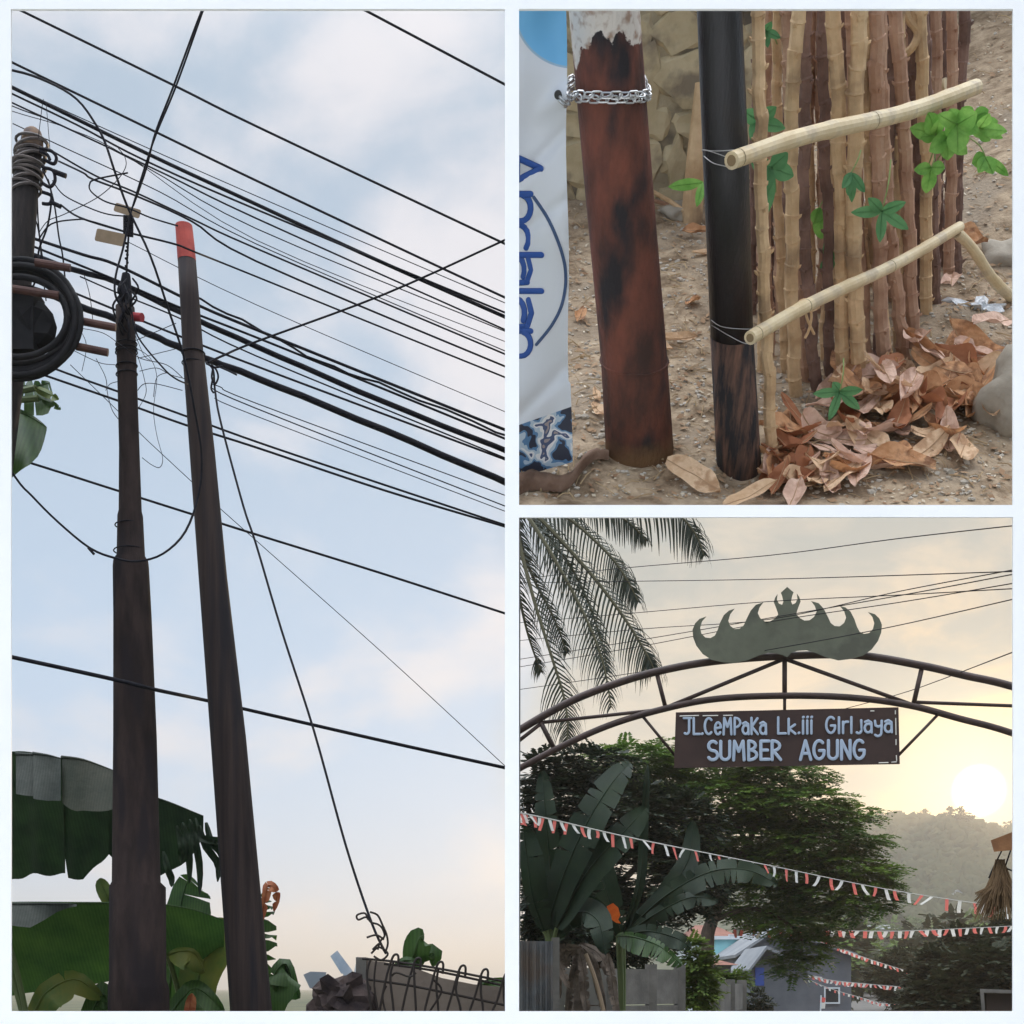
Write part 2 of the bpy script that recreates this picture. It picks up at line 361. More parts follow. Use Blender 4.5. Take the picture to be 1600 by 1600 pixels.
for k in range(14):
    x, y = 186 + random.random()*22, 432 + random.random()*70
    m_.tube(smoothline([W(x, y, dL-.08), W(x+random.uniform(-12, 12), y+15, dL-.12), W(x+random.uniform(-8, 14), y+34, dL-.06)], 4), 0.006, 5)
mesh('clamp_bundle', m_, black, pl)
m_ = MB(); m_.tube([W(206, 495, dL-.1), W(209, 495, dL-.1), W(222, 496, dL-.12)], [0.018, 0.024, 0.024], 12)
mesh('red_cap', m_, mat('dark_red_plastic', (0.30, 0.02, 0.03), None, rough=0.5), pl, label='red plastic end cap')
m_ = MB(); m_.tube([W(197, 440, dL), W(199, 400, dL), W(203, 330, dL)], [0.006]*3, 6)
for k in range(12): yy = 338 + k*2.6; m_.tube([W(193, yy, dL-.03), W(208, yy+2, dL-.03)], 0.009, 5)
for k in range(8): m_.blob(W(197 + (k % 2)*2, 380 + k*6, dL-.02), 0.009, 0.1)
mesh('drop_hanger', m_, black, pl)

pr = thing('utility_pole', 'smooth brown steel pole with a red painted top', 'pole', W(425, HZ + EYE/dR*F, dR))
rows = [(HZ + EYE/dR*F, 384, 466), (1580, 360, 425), (1150, 329, 384), (900, 310.5, 354.5), (700, 296, 335), (556, 285.5, 319), (549, 285.5, 317.5), (470, 281.5, 311.5), (407, 278, 306)]
mesh('shaft', lathe_px(rows, dR), pole2m, pr, smooth=True)
mesh('painted_top', lathe_px([(407, 277.7, 306.2), (380, 275.8, 303.6), (353, 274, 300.5), (352.2, 274.3, 300.2)], dR), redpaint, pr, label='chipped red painted pole top')
m_ = MB(); ring(m_, 302, 552, dR, 34, 0.005); ring(m_, 302, 568, dR, 33.5, 0.004); mesh('clamp', m_, black, pr)

p3 = thing('utility_pole', 'leaning dark pole bound with wire at the upper left edge', 'pole', W(-180, HZ + EYE/dC*F, dC+.3))
mesh('shaft', lathe_px([(HZ + EYE/dC*F, -215, -145), (600, -25, 35), (420, 2, 50), (300, 17, 59), (216, 34, 67)], dC+.3), darkpole, p3, smooth=True)
mesh('wooden_cap', lathe_px([(232, 33, 67), (216, 35, 67), (206, 38, 64), (201, 44, 58)], dC+.28), mat('cap_wood', (0.22, 0.14, 0.09), (0.10, 0.07, 0.06), 20, 0.8), p3, smooth=True)
m_ = MB()
for yy in (222, 232, 240, 246, 252, 258, 264, 270, 276, 284, 292, 300):
    c = 52 - (yy-205)*0.128; ring(m_, c, yy, dC+.3, 42 + random.uniform(-1, 6), 0.008, random.uniform(-.03, .03))
mesh('wire_wrap', m_, mat('grey_wire', (0.06, 0.05, 0.05), (0.16, 0.13, 0.12), 10, 0.5), p3)
m_ = MB()
for a in (((62, 232), (80, 236), (88, 246), (84, 256), (70, 250)), ((66, 262), (82, 266), (86, 282), (78, 292), (66, 286)), ((62, 236), (74, 242), (78, 250)), ((66, 300), (80, 306), (78, 318), (66, 318))):
    m_.tube(smoothline([W(x, y, dC+.2) for x, y in a], 5), 0.009, 6)
m_.tube([W(84, 268, dC+.2), W(103, 275, dC+.2)], 0.014, 8); m_.tube([W(80, 316, dC+.2), W(95, 323, dC+.2)], 0.012, 8)
mesh('insulator_hook', m_, black, p3)

# end posts that carry the wires outside the view
def wire_post(px, d, top, label):
    t = thing('wire_post', label, 'post', W(px, HZ + EYE/d*F, d))
    b = Vector((W(px, 0, d).x, d, 0)); m1 = MB(); m1.tube([b, b + Vector((0, 0, top))], 0.034, 12); mesh('shaft', m1, zincm, t)
    m2 = MB(); m2.tube([b + Vector((0, 0, top)), b + Vector((0, 0, top + .03))], [0.036, 0.02], 12); mesh('cap', m2, zincm, t)
wire_post(800, 9.0, 8.4, 'slim grey post behind the white mullion that the overhead wires run to')
wire_post(-70, 8.9, 8.4, 'slim grey post beyond the left jamb carrying overhead wires')

def dep(x, k=0): return 8.75 + (x - 20) / 780 * 0.25 + k
def wire(pts, th, label, group=None, k=0.0, cat='cable', dpt=None, name='overhead_cable', per=5, wob=0):
    p3_ = []
    if isinstance(pts[0][0], tuple): pass
    for q in pts:
        d = (q[2] if len(q) > 2 else dep(q[0], k * (1 - max(0, q[0]-100) / 700 if q[0] > 100 else 1)))
        p3_.append(W(q[0], q[1], d))
    p3_ = smoothline(p3_, per)
    if wob: p3_ = [p + Vector((0, 0, math.sin(i * 1.9) * wob)) for i, p in enumerate(p3_)]
    avgd = sum(p.y for p in p3_) / len(p3_)
    m1 = MB(); m1.tube(p3_, th / 2 / F * avgd, 6)
    return mesh(name, m1, black, None, label, cat, group, smooth=True)
G1 = 'medium overhead wires crossing behind the poles'; G2 = 'thin overhead wires crossing behind the poles'; G3 = 'thick bundled cables'
wire([(-70, -34), (40, 20), (275, 135), (400, 197), (789, 381), (800, 386)], 3.6, 'uppermost long overhead wire running from the top left corner to the right edge', G1)
wire([(540, 0), (578, 20), (789, 132), (800, 138)], 3.8, 'short overhead wire cutting across the upper right corner of the pole view', G1)
wire([(-70, 55), (20, 98), (245, 207), (400, 282), (650, 400), (800, 470)], 3.6, 'second long overhead wire, below the uppermost one', G1, 0.1)
wire([(-70, 98, 7.9), (20, 110, 7.8), (75, 128, 7.7), (120, 155, 7.6), (150, 195, 7.6), (165, 225, 7.6), (180, 270, 7.6), (200, 325, 7.7), (235, 400, 7.7), (262, 480, 7.8), (288, 560, 7.9), (304, 640, 7.95), (315, 710, 8.0), (311, 770, 8.0), (290, 830, 7.9), (255, 865, 7.75), (215, 877, 7.65), (180, 872, 7.6), (140, 856, 7.6), (90, 815, 7.6), (50, 775, 7.6), (20, 740, 7.6), (-70, 600, 7.6)], 3.8, 'loose cable looping down in a deep sag between the two poles', per=4)
m_ = MB(); m_.tube([W(138, 856, 7.58), W(147, 866, 7.58)], 0.008, 6); mesh('cable_tie', m_, black, None, 'small knotted tie on the sagging loop of cable', 'tie')
wire([(330, -20, 7.6), (316, 20, 7.65), (275, 135, 7.75), (245, 207, 7.8), (225, 265, 7.85), (205, 330, 7.9), (199, 345, 7.95)], 3.2, 'steep cable coming down from the top edge to the left pole')
wire([(334, -20, 7.7), (313, 22, 7.7), (271, 135, 7.8), (243, 207, 7.85), (228, 265, 7.9), (208, 322, 7.95)], 3.2, 'second steep cable twisted with the one from the top edge')
wire([(205, 330, 7.9), (193, 385, 7.9), (181, 430, 7.85), (180, 460, 7.85), (190, 480, 7.88)], 3.6, 'short cable bending down beside the top of the left pole')
TW = [  # (points, thickness, group, k)
 ([(-70, 95), (20, 137), (230, 240), (400, 319), (575, 400), (800, 500)], 5.6, G1, .2),
 ([(-70, 103), (20, 147), (120, 195), (225, 250), (400, 327), (800, 493)], 3.0, G1, .15),
 ([(20, 135), (150, 195), (400, 306), (800, 478)], 1.4, G2, .3),
 ([(-70, 118), (20, 161), (115, 205), (260, 273), (400, 341), (800, 520)], 2.6, G1, .05),
 ([(-70, 124), (20, 166), (95, 195), (230, 262), (400, 357), (800, 522)], 1.7, G2, .25),
 ([(-70, 140), (20, 174), (105, 200), (200, 245), (400, 375), (800, 538)], 1.2, G2, .35),
 ([(20, 193), (110, 235), (250, 300), (400, 381), (800, 553)], 1.6, G2, .1),
 ([(85, 238), (150, 275), (210, 300), (300, 342), (400, 388), (800, 558)], 2.8, G1, .28),
 ([(92, 252, 8.9), (130, 270), (145, 280), (210, 305), (300, 346), (400, 408), (800, 577)], 3.2, G1, -.1),
 ([(95, 320, 8.4), (125, 340, 8.3), (195, 362, 8.1), (215, 367, 8.1), (275, 382, 8.15), (305, 394, 8.2), (400, 432), (800, 594)], 3.3, G1, 0),
 ([(200, 378), (400, 476), (800, 648)], 1.2, G2, .12),
 ([(-70, 330), (30, 365), (130, 398), (180, 413), (280, 462), (312, 478), (400, 515), (800, 676)], 4.6, G1, .05),
 ([(20, 372), (180, 437), (280, 480), (400, 527), (600, 608), (800, 690)], 3.6, G1, .18),
 ([(125, 432), (180, 456), (280, 497), (400, 556), (800, 720)], 2.4, G1, .3),
 ([(110, 455), (180, 484), (280, 525), (400, 572), (800, 722)], 3.4, G1, .1),
 ([(330, 600), (345, 605), (400, 630), (800, 778)], 1.6, G2, .0),
 ([(330, 606), (400, 638), (800, 795)], 1.9, G2, .2),
 ([(335, 622), (400, 650), (800, 803)], 1.4, G2, .1),
 ([(20, 548), (88, 577), (185, 612), (290, 650), (400, 690), (560, 744), (800, 824)], 3.4, G1, .25),
 ([(-20, 555), (60, 583), (190, 628), (290, 664), (400, 699), (600, 766), (800, 826)], 3.6, G1, .05),
]
ORD = ['', 'first', 'second', 'third', 'fourth', 'fifth', 'sixth', 'seventh', 'eighth', 'ninth', 'tenth', 'eleventh', 'twelfth', 'thirteenth', 'fourteenth', 'fifteenth', 'sixteenth', 'seventeenth', 'eighteenth', 'nineteenth', 'twentieth'] + ['twenty-' + w for w in ('first', 'second', 'third', 'fourth', 'fifth', 'sixth', 'seventh', 'eighth', 'ninth')] + ['thirtieth'] + ['thirty-' + w for w in ('first', 'second', 'third', 'fourth', 'fifth', 'sixth', 'seventh', 'eighth', 'ninth')] + ['fortieth'] + ['forty-' + w for w in ('first', 'second', 'third', 'fourth', 'fifth', 'sixth', 'seventh', 'eighth', 'ninth')]
cnt = {G1: 0, G2: 0}
for pts, th, grp, k in sorted(TW, key=lambda a: a[0][-1][1]):
    cnt[grp] += 1
    wire(pts, th, ('medium black wire in the fan behind the poles, %s of its kind from the top' if grp == G1 else 'hair-thin wire in the fan behind the poles, %s of its kind from the top') % ORD[cnt[grp]], grp, k)
wire([(-70, 360), (20, 388), (110, 420), (180, 440), (280, 487), (400, 541), (600, 628), (800, 708)], 8.5, 'thick upper bundled cable passing the red end cap', G3, .2, wob=0.002)
wire([(-70, 425), (60, 455), (110, 474), (180, 498), (240, 525), (285, 545), (325, 562), (400, 590), (600, 672), (800, 758)], 10.5, 'thickest cable of all, a lumpy bundle below the junction on the brown pole', G3, .15, wob=0.003)
wire([(300, 462), (400, 512), (500, 565), (620, 610), (800, 684)], 3.4, 'wire twisted round its neighbour just above the thick bundled cables', None, .1, wob=0.008)
wire([(-70, 692), (20, 715), (185, 767), (305, 805), (400, 835), (600, 897), (800, 962)], 3.8, 'single wire crossing behind both poles level with the sagging loop', None, .1)
wire([(-70, 1008, 7.55), (20, 1027, 7.55), (180, 1062, 7.6), (240, 1077, 7.7), (325, 1095, 8.7), (400, 1112, 8.75), (600, 1158, 8.8), (800, 1202, 8.95)], 6.5, 'lowest heavy cable, in front of the stepped pole and behind the brown one')
wire([(110, 570), (180, 638), (225, 683), (300, 753), (350, 800), (600, 1022), (800, 1207)], 1.3, 'thin slanting wire falling from the left pole to the lower right', None, .3)
wire([(325, 566, 8.2), (350, 555, 8.3), (400, 534, 8.5), (600, 460, 8.8), (789, 375, 8.9), (800, 370, 8.95)], 3.8, 'wire rising to the right from the junction on the brown pole')
wire([(322, 566, 8.25), (333, 578, 8.2), (336, 610, 8.2), (345, 660, 8.1), (380, 790, 7.9), (400, 850, 7.8), (440, 985, 7.6), (490, 1140, 7.3), (540, 1320, 7.05), (580, 1440, 6.85), (603, 1490, 6.78)], 3.6, 'service cable dropping from the brown pole to the mesh on the wall')
m_ = MB()
for a in (((330, 570), (338, 578), (341, 590), (336, 600), (331, 590), (333, 575)), ((322, 568), (336, 574), (348, 572)), ((340, 572), (358, 580), (370, 586)), ((333, 590), (330, 606), (334, 614))):
    m_.tube(smoothline([W(x, y, 8.18) for x, y in a], 5), 0.006, 5)
mesh('cable_splice', m_, black, None, 'knotted cable splice on the side of the brown pole', 'splice')
# loose thin wires round the left pole
SQ = [[(215, 545), (235, 560), (245, 590), (240, 640), (245, 680), (254, 715), (250, 730), (238, 727), (222, 715)],
      [(120, 512), (160, 520), (190, 540), (220, 560), (260, 570), (285, 590)],
      [(150, 560), (165, 590), (168, 615), (175, 640), (185, 655)], [(215, 555), (225, 590), (228, 615), (215, 640)],
      [(110, 545), (140, 560), (160, 568), (180, 570)], [(218, 580), (245, 575), (265, 585), (290, 592)],
      [(215, 610), (225, 600), (245, 600), (285, 610)], [(130, 425), (140, 460), (145, 500)], [(240, 620), (245, 590), (262, 582)],
      [(165, 610), (172, 600), (185, 596)], [(125, 515), (135, 540), (128, 580)], [(212, 525), (225, 555), (235, 563)], [(215, 560), (275, 545)], [(205, 535), (275, 505)]]
m_ = MB()
for a in SQ: m_.tube(smoothline([W(x, y, dL + random.uniform(-.15, .15)) for x, y in a], 6), 0.0022, 4)
mesh('loose_wires', m_, black, None, 'tangle of hair-thin loose wire ends curling round the stepped pole', 'wires')
wire([(205, 480, 7.85), (215, 525, 7.85), (255, 575, 7.9), (275, 592, 8.0), (293, 600, 8.15)], 2.6, 'short wire slung from the clamp bundle across to the brown pole')
# wires hanging between left leaning pole and stepped pole
LW = [([(82, 282), (100, 305), (140, 325), (170, 335), (200, 338)], 2.0), ([(185, 232), (195, 245), (196, 262), (180, 285), (150, 310), (100, 335), (75, 345), (60, 365)], 1.3),
      ([(200, 270), (150, 280), (140, 288), (143, 300), (165, 315), (200, 325), (235, 340), (278, 353)], 2.4), ([(60, 375), (80, 350), (120, 343), (140, 345), (190, 360)], 2.2),
      ([(60, 215), (66, 165), (68, 155)], 1.2), ([(72, 160), (78, 232)], 1.0), ([(66, 265), (80, 300), (75, 350), (60, 395), (66, 425)], 3), ([(75, 280), (85, 320), (92, 370), (98, 400), (103, 450)], 2.6),
      ([(58, 300), (60, 350), (66, 400), (75, 440)], 2.4), ([(20, 330), (35, 370), (50, 400), (55, 440), (35, 465)], 3.2), ([(48, 320), (60, 360), (66, 420), (72, 470)], 2)]
for i, (a, th) in enumerate(LW):
    wire([(x, y, 7.5 + 0.03*i) for x, y in a], th, 'thin loop of wire hanging beside the leaning bound pole', 'loops of wire by the leaning pole')
def plate(px, py, w, h, rot, d, label):
    t = R(rot); c, s_ = math.cos(t), math.sin(t); m1 = MB()
    poly = []
    for sx, sy in ((-1, -1), (1, -1), (1, 1), (-1, 1)):
        for k in (0, 1, 2):
            cx, cy = sx*(w/2-3), sy*(h/2-3); a0 = math.atan2(sy, sx) + (k-1)*PI/4*0.9
            qx, qy = cx+3*math.cos(a0), cy+3*math.sin(a0); poly.append((px+qx*c-qy*s_, py+qx*s_+qy*c))
    m1.prism(poly, 0, 0.03, lambda x, y, dd: W(x, y, d+dd)); mesh('marker_plate', m1, tagm, None, label, 'plate')
plate(199, 329, 42, 14, 17, 7.97, 'upper small tan plate crossed by the steep cables')
plate(172, 371, 46, 20, 12, 7.95, 'lower larger tan plate hanging left of the cable clamp')
# cable coil on its rack
ck = thing('cable_coil', 'big black coil of spare cable on rusty bars at the left edge', 'coil', W(20, 590, dC), 'cable racks')
m_ = MB(); cx, cy = 28, 497
for k in range(16):
    rx, ry = 80 + random.uniform(-12, 18), 72 + random.uniform(-10, 20); dd = dC + random.uniform(-.13, .13); ox, oy = random.uniform(-4, 4), random.uniform(-4, 4)
    if k < 5: rx, ry = 92, 86 + k
    m_.tube([W(cx+ox+rx*math.cos(a), cy+oy+ry*math.sin(a), dd) for a in [2*PI*i/40 for i in range(41)]], 0.018, 6, False)
mesh('loops', m_, coilm, ck, smooth=True)
for i, (a, b, r) in enumerate((((55, 410), (110, 419), 0.02), ((-30, 444), (92, 462), 0.02), ((118, 500), (181, 512), 0.02), ((119, 541), (169, 551), 0.02))):
    m_ = MB(); m_.tube([W(a[0], a[1], dC-.16+.1*(i > 1)), W(b[0], b[1], dC-.14+.1*(i > 1))], r, 10); mesh('bar', m_, rustpipe, ck)
jb = MB(); jb.blob(W(45, 508, dC), (0.14, 0.09, 0.13), 0.3, 2); jb.box(W(10, 545, dC-.08), W(70, 472, dC+.1))
mesh('splice_box', jb, coilm, ck)

# banana leaves -----------------------------------------------------------------
def leaf_mesh(mid, wu, wd, mb=None, n=22, tear=0.25, gap=0.35, dd=0.25, prof=0.55, rg=random, sag=0.0, rib=0.012, curl=0.0, hang=False):
    """mid: (px, py, depth) midrib; wu / wd: half widths (px) above and below it"""
    mb = mb or MB(); pts = smoothline([Vector(m) for m in mid], 8); 
    L_ = len(pts)
    st = []
    for i in range(n + 1):
        t = i / n * (L_ - 1); a = int(t); b = min(a + 1, L_ - 1); st.append(pts[a].lerp(pts[b], t - a))
    for side, wm in ((-1, wu), (1, wd)):
        if wm == 0: continue
        prev = None
        for i in range(n + 1):
            t = i / n; p = st[i]; q = st[min(i+1, n)] - st[max(i-1, 0)]
            tx, ty = q.x, q.y; ln = math.hypot(tx, ty) or 1; nx_, ny_ = -ty/ln*side, tx/ln*side
            if hang: nx_, ny_ = 0.0, 1.0*side
            ragged = 1 + (.012*math.sin(i*.8 + p.x*.02) if hang else .03*math.sin(i*1.7 + p.y))
            if isinstance(wm, (list, tuple)):
                u = t * (len(wm) - 1); a = int(u); b = min(a+1, len(wm)-1); w = wm[a]*(1-(u-a)) + wm[b]*(u-a)
            else: w = wm * max(math.sin(PI * min(1, t*0.94+0.05)), 0.0) ** prof
            w *= ragged
            tr = (rg.random() < tear) and 0 < i < n
            def row(off):
                ox, oy = tx/ln*off, ty/ln*off
                r = []
                for k, f in ((0, 0), (1, .5), (2, 1.0)):
                    jx = ox * f * f; jy = oy * f * f
                    x = p.x + nx_*w*f + jx; y = p.y + ny_*w*f*(1 - curl*f) + jy + sag*w*f*f
                    r.append(W(x, y, p.z - dd*side*f*w/100 + (0.035*math.sin(i*0.9 + p.y*.02)*f)))
                return r
            base = len(mb.v)
            ra = row(-gap*(0.3 + rg.random())*ln*0.5 if tr else 0); mb.v += ra
            if prev is not None:
                for k in (0, 1): mb.f.append((prev+k, prev+k+1, base+k+1, base+k))
            if tr:
                base = len(mb.v); mb.v += row(gap*(0.3 + rg.random())*ln*0.5)
            prev = base
    if rib: mb.tube([W(p.x, p.y, p.z) for p in st], [rib*(1 - 0.8*i/n) for i in range(n+1)], 6)
    return mb
def banana_plant(label, base, leaves, stem_h=1.2, stem_px=None, group=None):
    t = thing('banana_plant', label, 'plant', base, group)
    b = Vector(base); m1 = MB()
    m1.tube([b, b + Vector((.02, 0, stem_h*.5)), b + Vector((0, .02, stem_h))], [0.11, 0.09, 0.05], 10); mesh('pseudostem', m1, mat('banana_stem', (0.09, 0.10, 0.04), (0.14, 0.11, 0.06), 4, 0.6), t, smooth=True)
    top = b + Vector((0, .02, stem_h))
    for lf in leaves:
        m2 = leaf_mesh(**lf['g']); o = mesh('leaf', m2, lf['m'], t, label=lf.get('l'), smooth=True)
        if W(*lf['g']['mid'][0]).x > b.x + .35 and 'behind the' in label: continue
        s0 = W(*lf['g']['mid'][0]); m3 = MB(); m3.tube(smoothline([top, (top + s0)/2 + Vector((0, 0, .15)), s0], 5), [0.03]*6 + [0.02]*5 if False else 0.018, 6)
        mesh('petiole', m3, mat('petiole', (0.12, 0.15, 0.05), None), o) if False else mesh('petiole', m3, mat('petiole', (0.10, 0.13, 0.05), None, rough=0.6), t)
    return t
def GB(px, d): return Vector(((px - 800)/F*d, d, 0))
banana_plant('dark banana plant with a ragged drooping leaf behind the stepped pole', GB(-40, 9.2), [
  dict(g=dict(mid=[(-40, 1190, 9.2), (20, 1176, 9.1), (60, 1178, 9.0), (102, 1186, 9.0)], wu=0, wd=[215, 205, 200, 196, 190, 188, 184, 180], tear=0.0, n=20, dd=-.3, hang=True), m=leafd),
  dict(g=dict(mid=[(98, 1187, 8.95), (112, 1186, 8.95), (150, 1194, 9.0), (180, 1206, 9.0)], wu=0, wd=[30, 150, 188, 186, 184, 166, 150, 130, 110], tear=0.0, n=16, dd=-.3, hang=True), m=leafd),
  dict(g=dict(mid=[(25, 1178, 8.95), (60, 1179, 8.9), (68, 1179, 8.9)], wu=0, wd=[62, 66, 40], tear=0, n=6, dd=.2, hang=True), m=mat('banana_grey', (0.020, 0.028, 0.022), (0.055, 0.062, 0.052), 5, 0.6, 0.3, 30, veins=18.0)),
  dict(g=dict(mid=[(52, 1177, 8.9), (75, 1180, 8.85), (95, 1185, 8.85)], wu=0, wd=[70, 72, 66], tear=0, n=6, dd=.2, hang=True), m=mat('banana_grey', (0.06, 0.075, 0.06), None)),
  dict(g=dict(mid=[(97, 1183, 8.9), (130, 1187, 8.8), (178, 1204, 8.8)], wu=0, wd=[70, 85, 75, 60], tear=0, n=8, dd=.2, hang=True), m=mat('banana_olive', (0.018, 0.026, 0.014), (0.045, 0.046, 0.030), 5, 0.6, 0.3, 30, veins=18.0)),
  dict(g=dict(mid=[(170, 1225, 9.0), (220, 1240, 9.0), (262, 1253, 9.0), (300, 1268, 9.0), (318, 1275, 9.0)], wu=0, wd=[110, 135, 125, 95, 60, 25], tear=0.0, n=16, dd=-.2, hang=True), m=leafd),
 ] + [dict(g=dict(mid=[(x, y, 8.9), (x+8, y+30, 8.9), (x2, (y+y2)/2+15, 8.9), (x2, y2, 8.9)], wu=6, wd=6, tear=0, n=8, rib=.004, dd=0), m=leafd) for x, y, x2, y2 in ((285, 1285, 296, 1380), (296, 1280, 312, 1398), (305, 1278, 342, 1320), (312, 1290, 340, 1378), (255, 1330, 268, 1386), (276, 1290, 284, 1350), (322, 1285, 345, 1350))], 2.6)
banana_plant('banana plant with a long smooth green leaf low behind the poles', GB(60, 8.9), [
  dict(g=dict(mid=[(-30, 1413, 8.9), (40, 1411, 8.8), (110, 1411, 8.8), (175, 1411, 8.8), (240, 1412, 8.8), (300, 1421, 8.85), (350, 1438, 8.9)], wu=0, wd=[150, 143, 138, 128, 112, 96, 76, 60], tear=0.0, gap=.1, n=26, dd=-.35, hang=True), m=leafg),
  dict(g=dict(mid=[(-10, 1412, 8.7), (40, 1412, 8.65), (95, 1412, 8.65), (120, 1413, 8.7)], wu=0, wd=[26, 34, 38, 14, 5, 3], tear=0, n=8, dd=.2, hang=True), m=mat('banana_grey', (0.06, 0.075, 0.06), None)),
  dict(g=dict(mid=[(30, 1640, 9.1), (60, 1570, 9.0), (80, 1545, 9.0), (120, 1530, 9.0), (160, 1560, 9.1)], wu=16, wd=32, tear=.05, n=14, dd=.2), m=leafy),
  dict(g=dict(mid=[(120, 1640, 9.2), (150, 1570, 9.1), (165, 1555, 9.1), (190, 1600, 9.1)], wu=20, wd=24, tear=.05, n=12, dd=.2), m=leafg),
  dict(g=dict(mid=[(190, 1450, 9.2), (172, 1410, 9.1), (160, 1385, 9.1), (157, 1372, 9.1)], wu=12, wd=12, tear=0, n=8), m=leafy)], 1.0)
banana_plant('banana plant with yellowing leaves between the two poles', GB(300, 9.4), [
  dict(g=dict(mid=[(260, 1600, 9.4), (270, 1500, 9.3), (280, 1430, 9.3), (290, 1385, 9.3), (300, 1370, 9.3)], wu=22, wd=48, tear=.06, n=18, dd=.3), m=leafg),
  dict(g=dict(mid=[(300, 1620, 9.2), (310, 1530, 9.1), (335, 1470, 9.1), (360, 1440, 9.1)], wu=34, wd=34, tear=.04, n=16, dd=.3), m=leafy),
  dict(g=dict(mid=[(262, 1492, 8.95), (280, 1486, 8.9), (305, 1490, 8.95), (320, 1520, 8.95)], wu=6, wd=30, tear=0, n=10, dd=.3), m=leafy),
  dict(g=dict(mid=[(250, 1610, 9.0), (285, 1560, 8.95), (310, 1545, 8.95), (350, 1580, 9.0)], wu=14, wd=40, tear=.05, n=14, dd=.3), m=leafg),
  dict(g=dict(mid=[(290, 1610, 8.85), (296, 1575, 8.8), (300, 1552, 8.8)], wu=8, wd=10, tear=0, n=6), m=redleaf, l='withered orange leaf tip')], 0.9)
banana_plant('banana plant with a curled red leaf tip right of the brown pole', GB(410, 9.1), [
  dict(g=dict(mid=[(400, 1640, 9.1), (410, 1570, 9.0), (425, 1530, 9.0), (445, 1505, 9.0), (458, 1535, 9.05), (468, 1560, 9.1)], wu=10, wd=44, tear=.05, n=16, dd=.3), m=leafg),
  dict(g=dict(mid=[(395, 1600, 9.2), (405, 1510, 9.1), (408, 1450, 9.1), (410, 1395, 9.1)], wu=6, wd=26, tear=.75, gap=.9, n=16, dd=.2), m=leafg),
  dict(g=dict(mid=[(408, 1440, 9.0), (415, 1400, 9.0), (418, 1384, 9.0), (427, 1386, 9.0), (433, 1402, 9.0), (428, 1424, 9.0)], wu=7, wd=9, tear=.3, gap=.5, n=14, rib=.006), m=redleaf, l='curled dry red leaf tip')], 0.8)
banana_plant('tall banana plant whose leaf tips reach in below the cable coil', GB(-120, 8.2), [
  dict(g=dict(mid=[(-60, 600, 8.2), (10, 600, 8.1), (50, 604, 8.1), (78, 598, 8.1)], wu=10, wd=[40, 44, 46, 44, 46, 20], tear=.5, gap=.7, n=16, dd=.2), m=leafg),
  dict(g=dict(mid=[(55, 606, 8.0), (75, 615, 8.0), (92, 624, 8.0)], wu=6, wd=8, tear=.2, n=6, rib=.004), m=leafy),
  dict(g=dict(mid=[(60, 622, 8.0), (80, 630, 8.0), (95, 640, 8.0)], wu=5, wd=6, tear=.2, n=6, rib=.004), m=leafg),
  dict(g=dict(mid=[(-60, 655, 8.1), (0, 640, 8.0), (40, 648, 8.0), (73, 668, 8.0)], wu=6, wd=[190, 170, 140, 110, 92, 78, 50, 4], tear=0, n=18, dd=.3, hang=True), m=leafg)], 4.6)

# wall with bent reinforcing mesh, rubble and leaf at the bottom right -----------
dW = 6.7
bw = thing('boundary_wall', 'low tan rendered wall beneath the bent wire mesh', 'wall', W(680, HZ + EYE/dW*F, dW))
m_ = MB(); m_.prism([(566, 1500), (600, 1503), (650, 1513), (690, 1528), (740, 1538), (795, 1543), (795, 2070), (566, 2070)], 0, 0.18, lambda x, y, d: W(x, y, dW + d) if y < 2000 else Vector((W(x, 0, dW+d).x, dW+d, 0)))
mesh('render', m_, walltan, bw)
m_ = MB(); m_.box(W(556, 1700, dW-.02), W(578, 1497, dW+.16)); mesh('corner_post', m_, concm, bw)
tm = thing('wire_mesh', 'bent rusty reinforcing mesh leaning along the wall top', 'mesh', W(680, 1700, dW-.2))
dm = dW - .25
rails = [[(566, 1498), (620, 1503), (700, 1516), (800, 1536)], [(600, 1506), (680, 1517), (800, 1543)], [(572, 1530), (640, 1540), (700, 1552), (800, 1573)], [(566, 1600), (700, 1612), (800, 1622)]]
for a in rails:
    m_ = MB(); m_.tube(smoothline([W(x, y, dm) for x, y in a], 4), 0.0065, 6); mesh('bar', m_, wirem, tm)
for k in range(13):
    x = 578 + k*17.5; top = 1500 + (x-570)*0.165
    a = [(x+3, 1640), (x+2, 1580), (x-3+random.uniform(-3, 3), top+22), (x + random.uniform(-2, 2), top-4)] if k % 2 == 0 else [(x-9, 1640), (x-4, 1590), (x+7, top+28), (x+17, top-6), (x+23, top-13), (x+27, top-9), (x+26, top+6)]
    m_ = MB(); m_.tube(smoothline([W(p, q, dm - .02 - .01*(k % 3)) for p, q in a], 5), 0.0055, 6); mesh('bar', m_, wirem, tm)
for a in ([(575, 1437), (570, 1427), (558, 1430), (560, 1437), (572, 1433), (580, 1441), (590, 1444), (597, 1450), (601, 1462), (595, 1470), (590, 1484)],
          [(578, 1425), (590, 1430), (598, 1446), (604, 1460), (606, 1475), (602, 1488)], [(573, 1465), (588, 1461), (600, 1468)], [(580, 1490), (592, 1480), (606, 1490), (596, 1500), (584, 1494)], [(582, 1484), (594, 1474), (600, 1486)],
          [(588, 1500), (585, 1540), (595, 1600)], [(612, 1525), (620, 1520), (640, 1526), (650, 1520)], [(604, 1540), (598, 1560), (608, 1600)], [(676, 1530), (690, 1548), (672, 1580), (665, 1600)]):
    m_ = MB(); m_.tube(smoothline([W(x, y, dm-.03) for x, y in a], 5), 0.005, 5); mesh('twisted_wire', m_, wirem, tm)
m_ = MB(); rg = random.Random(3)
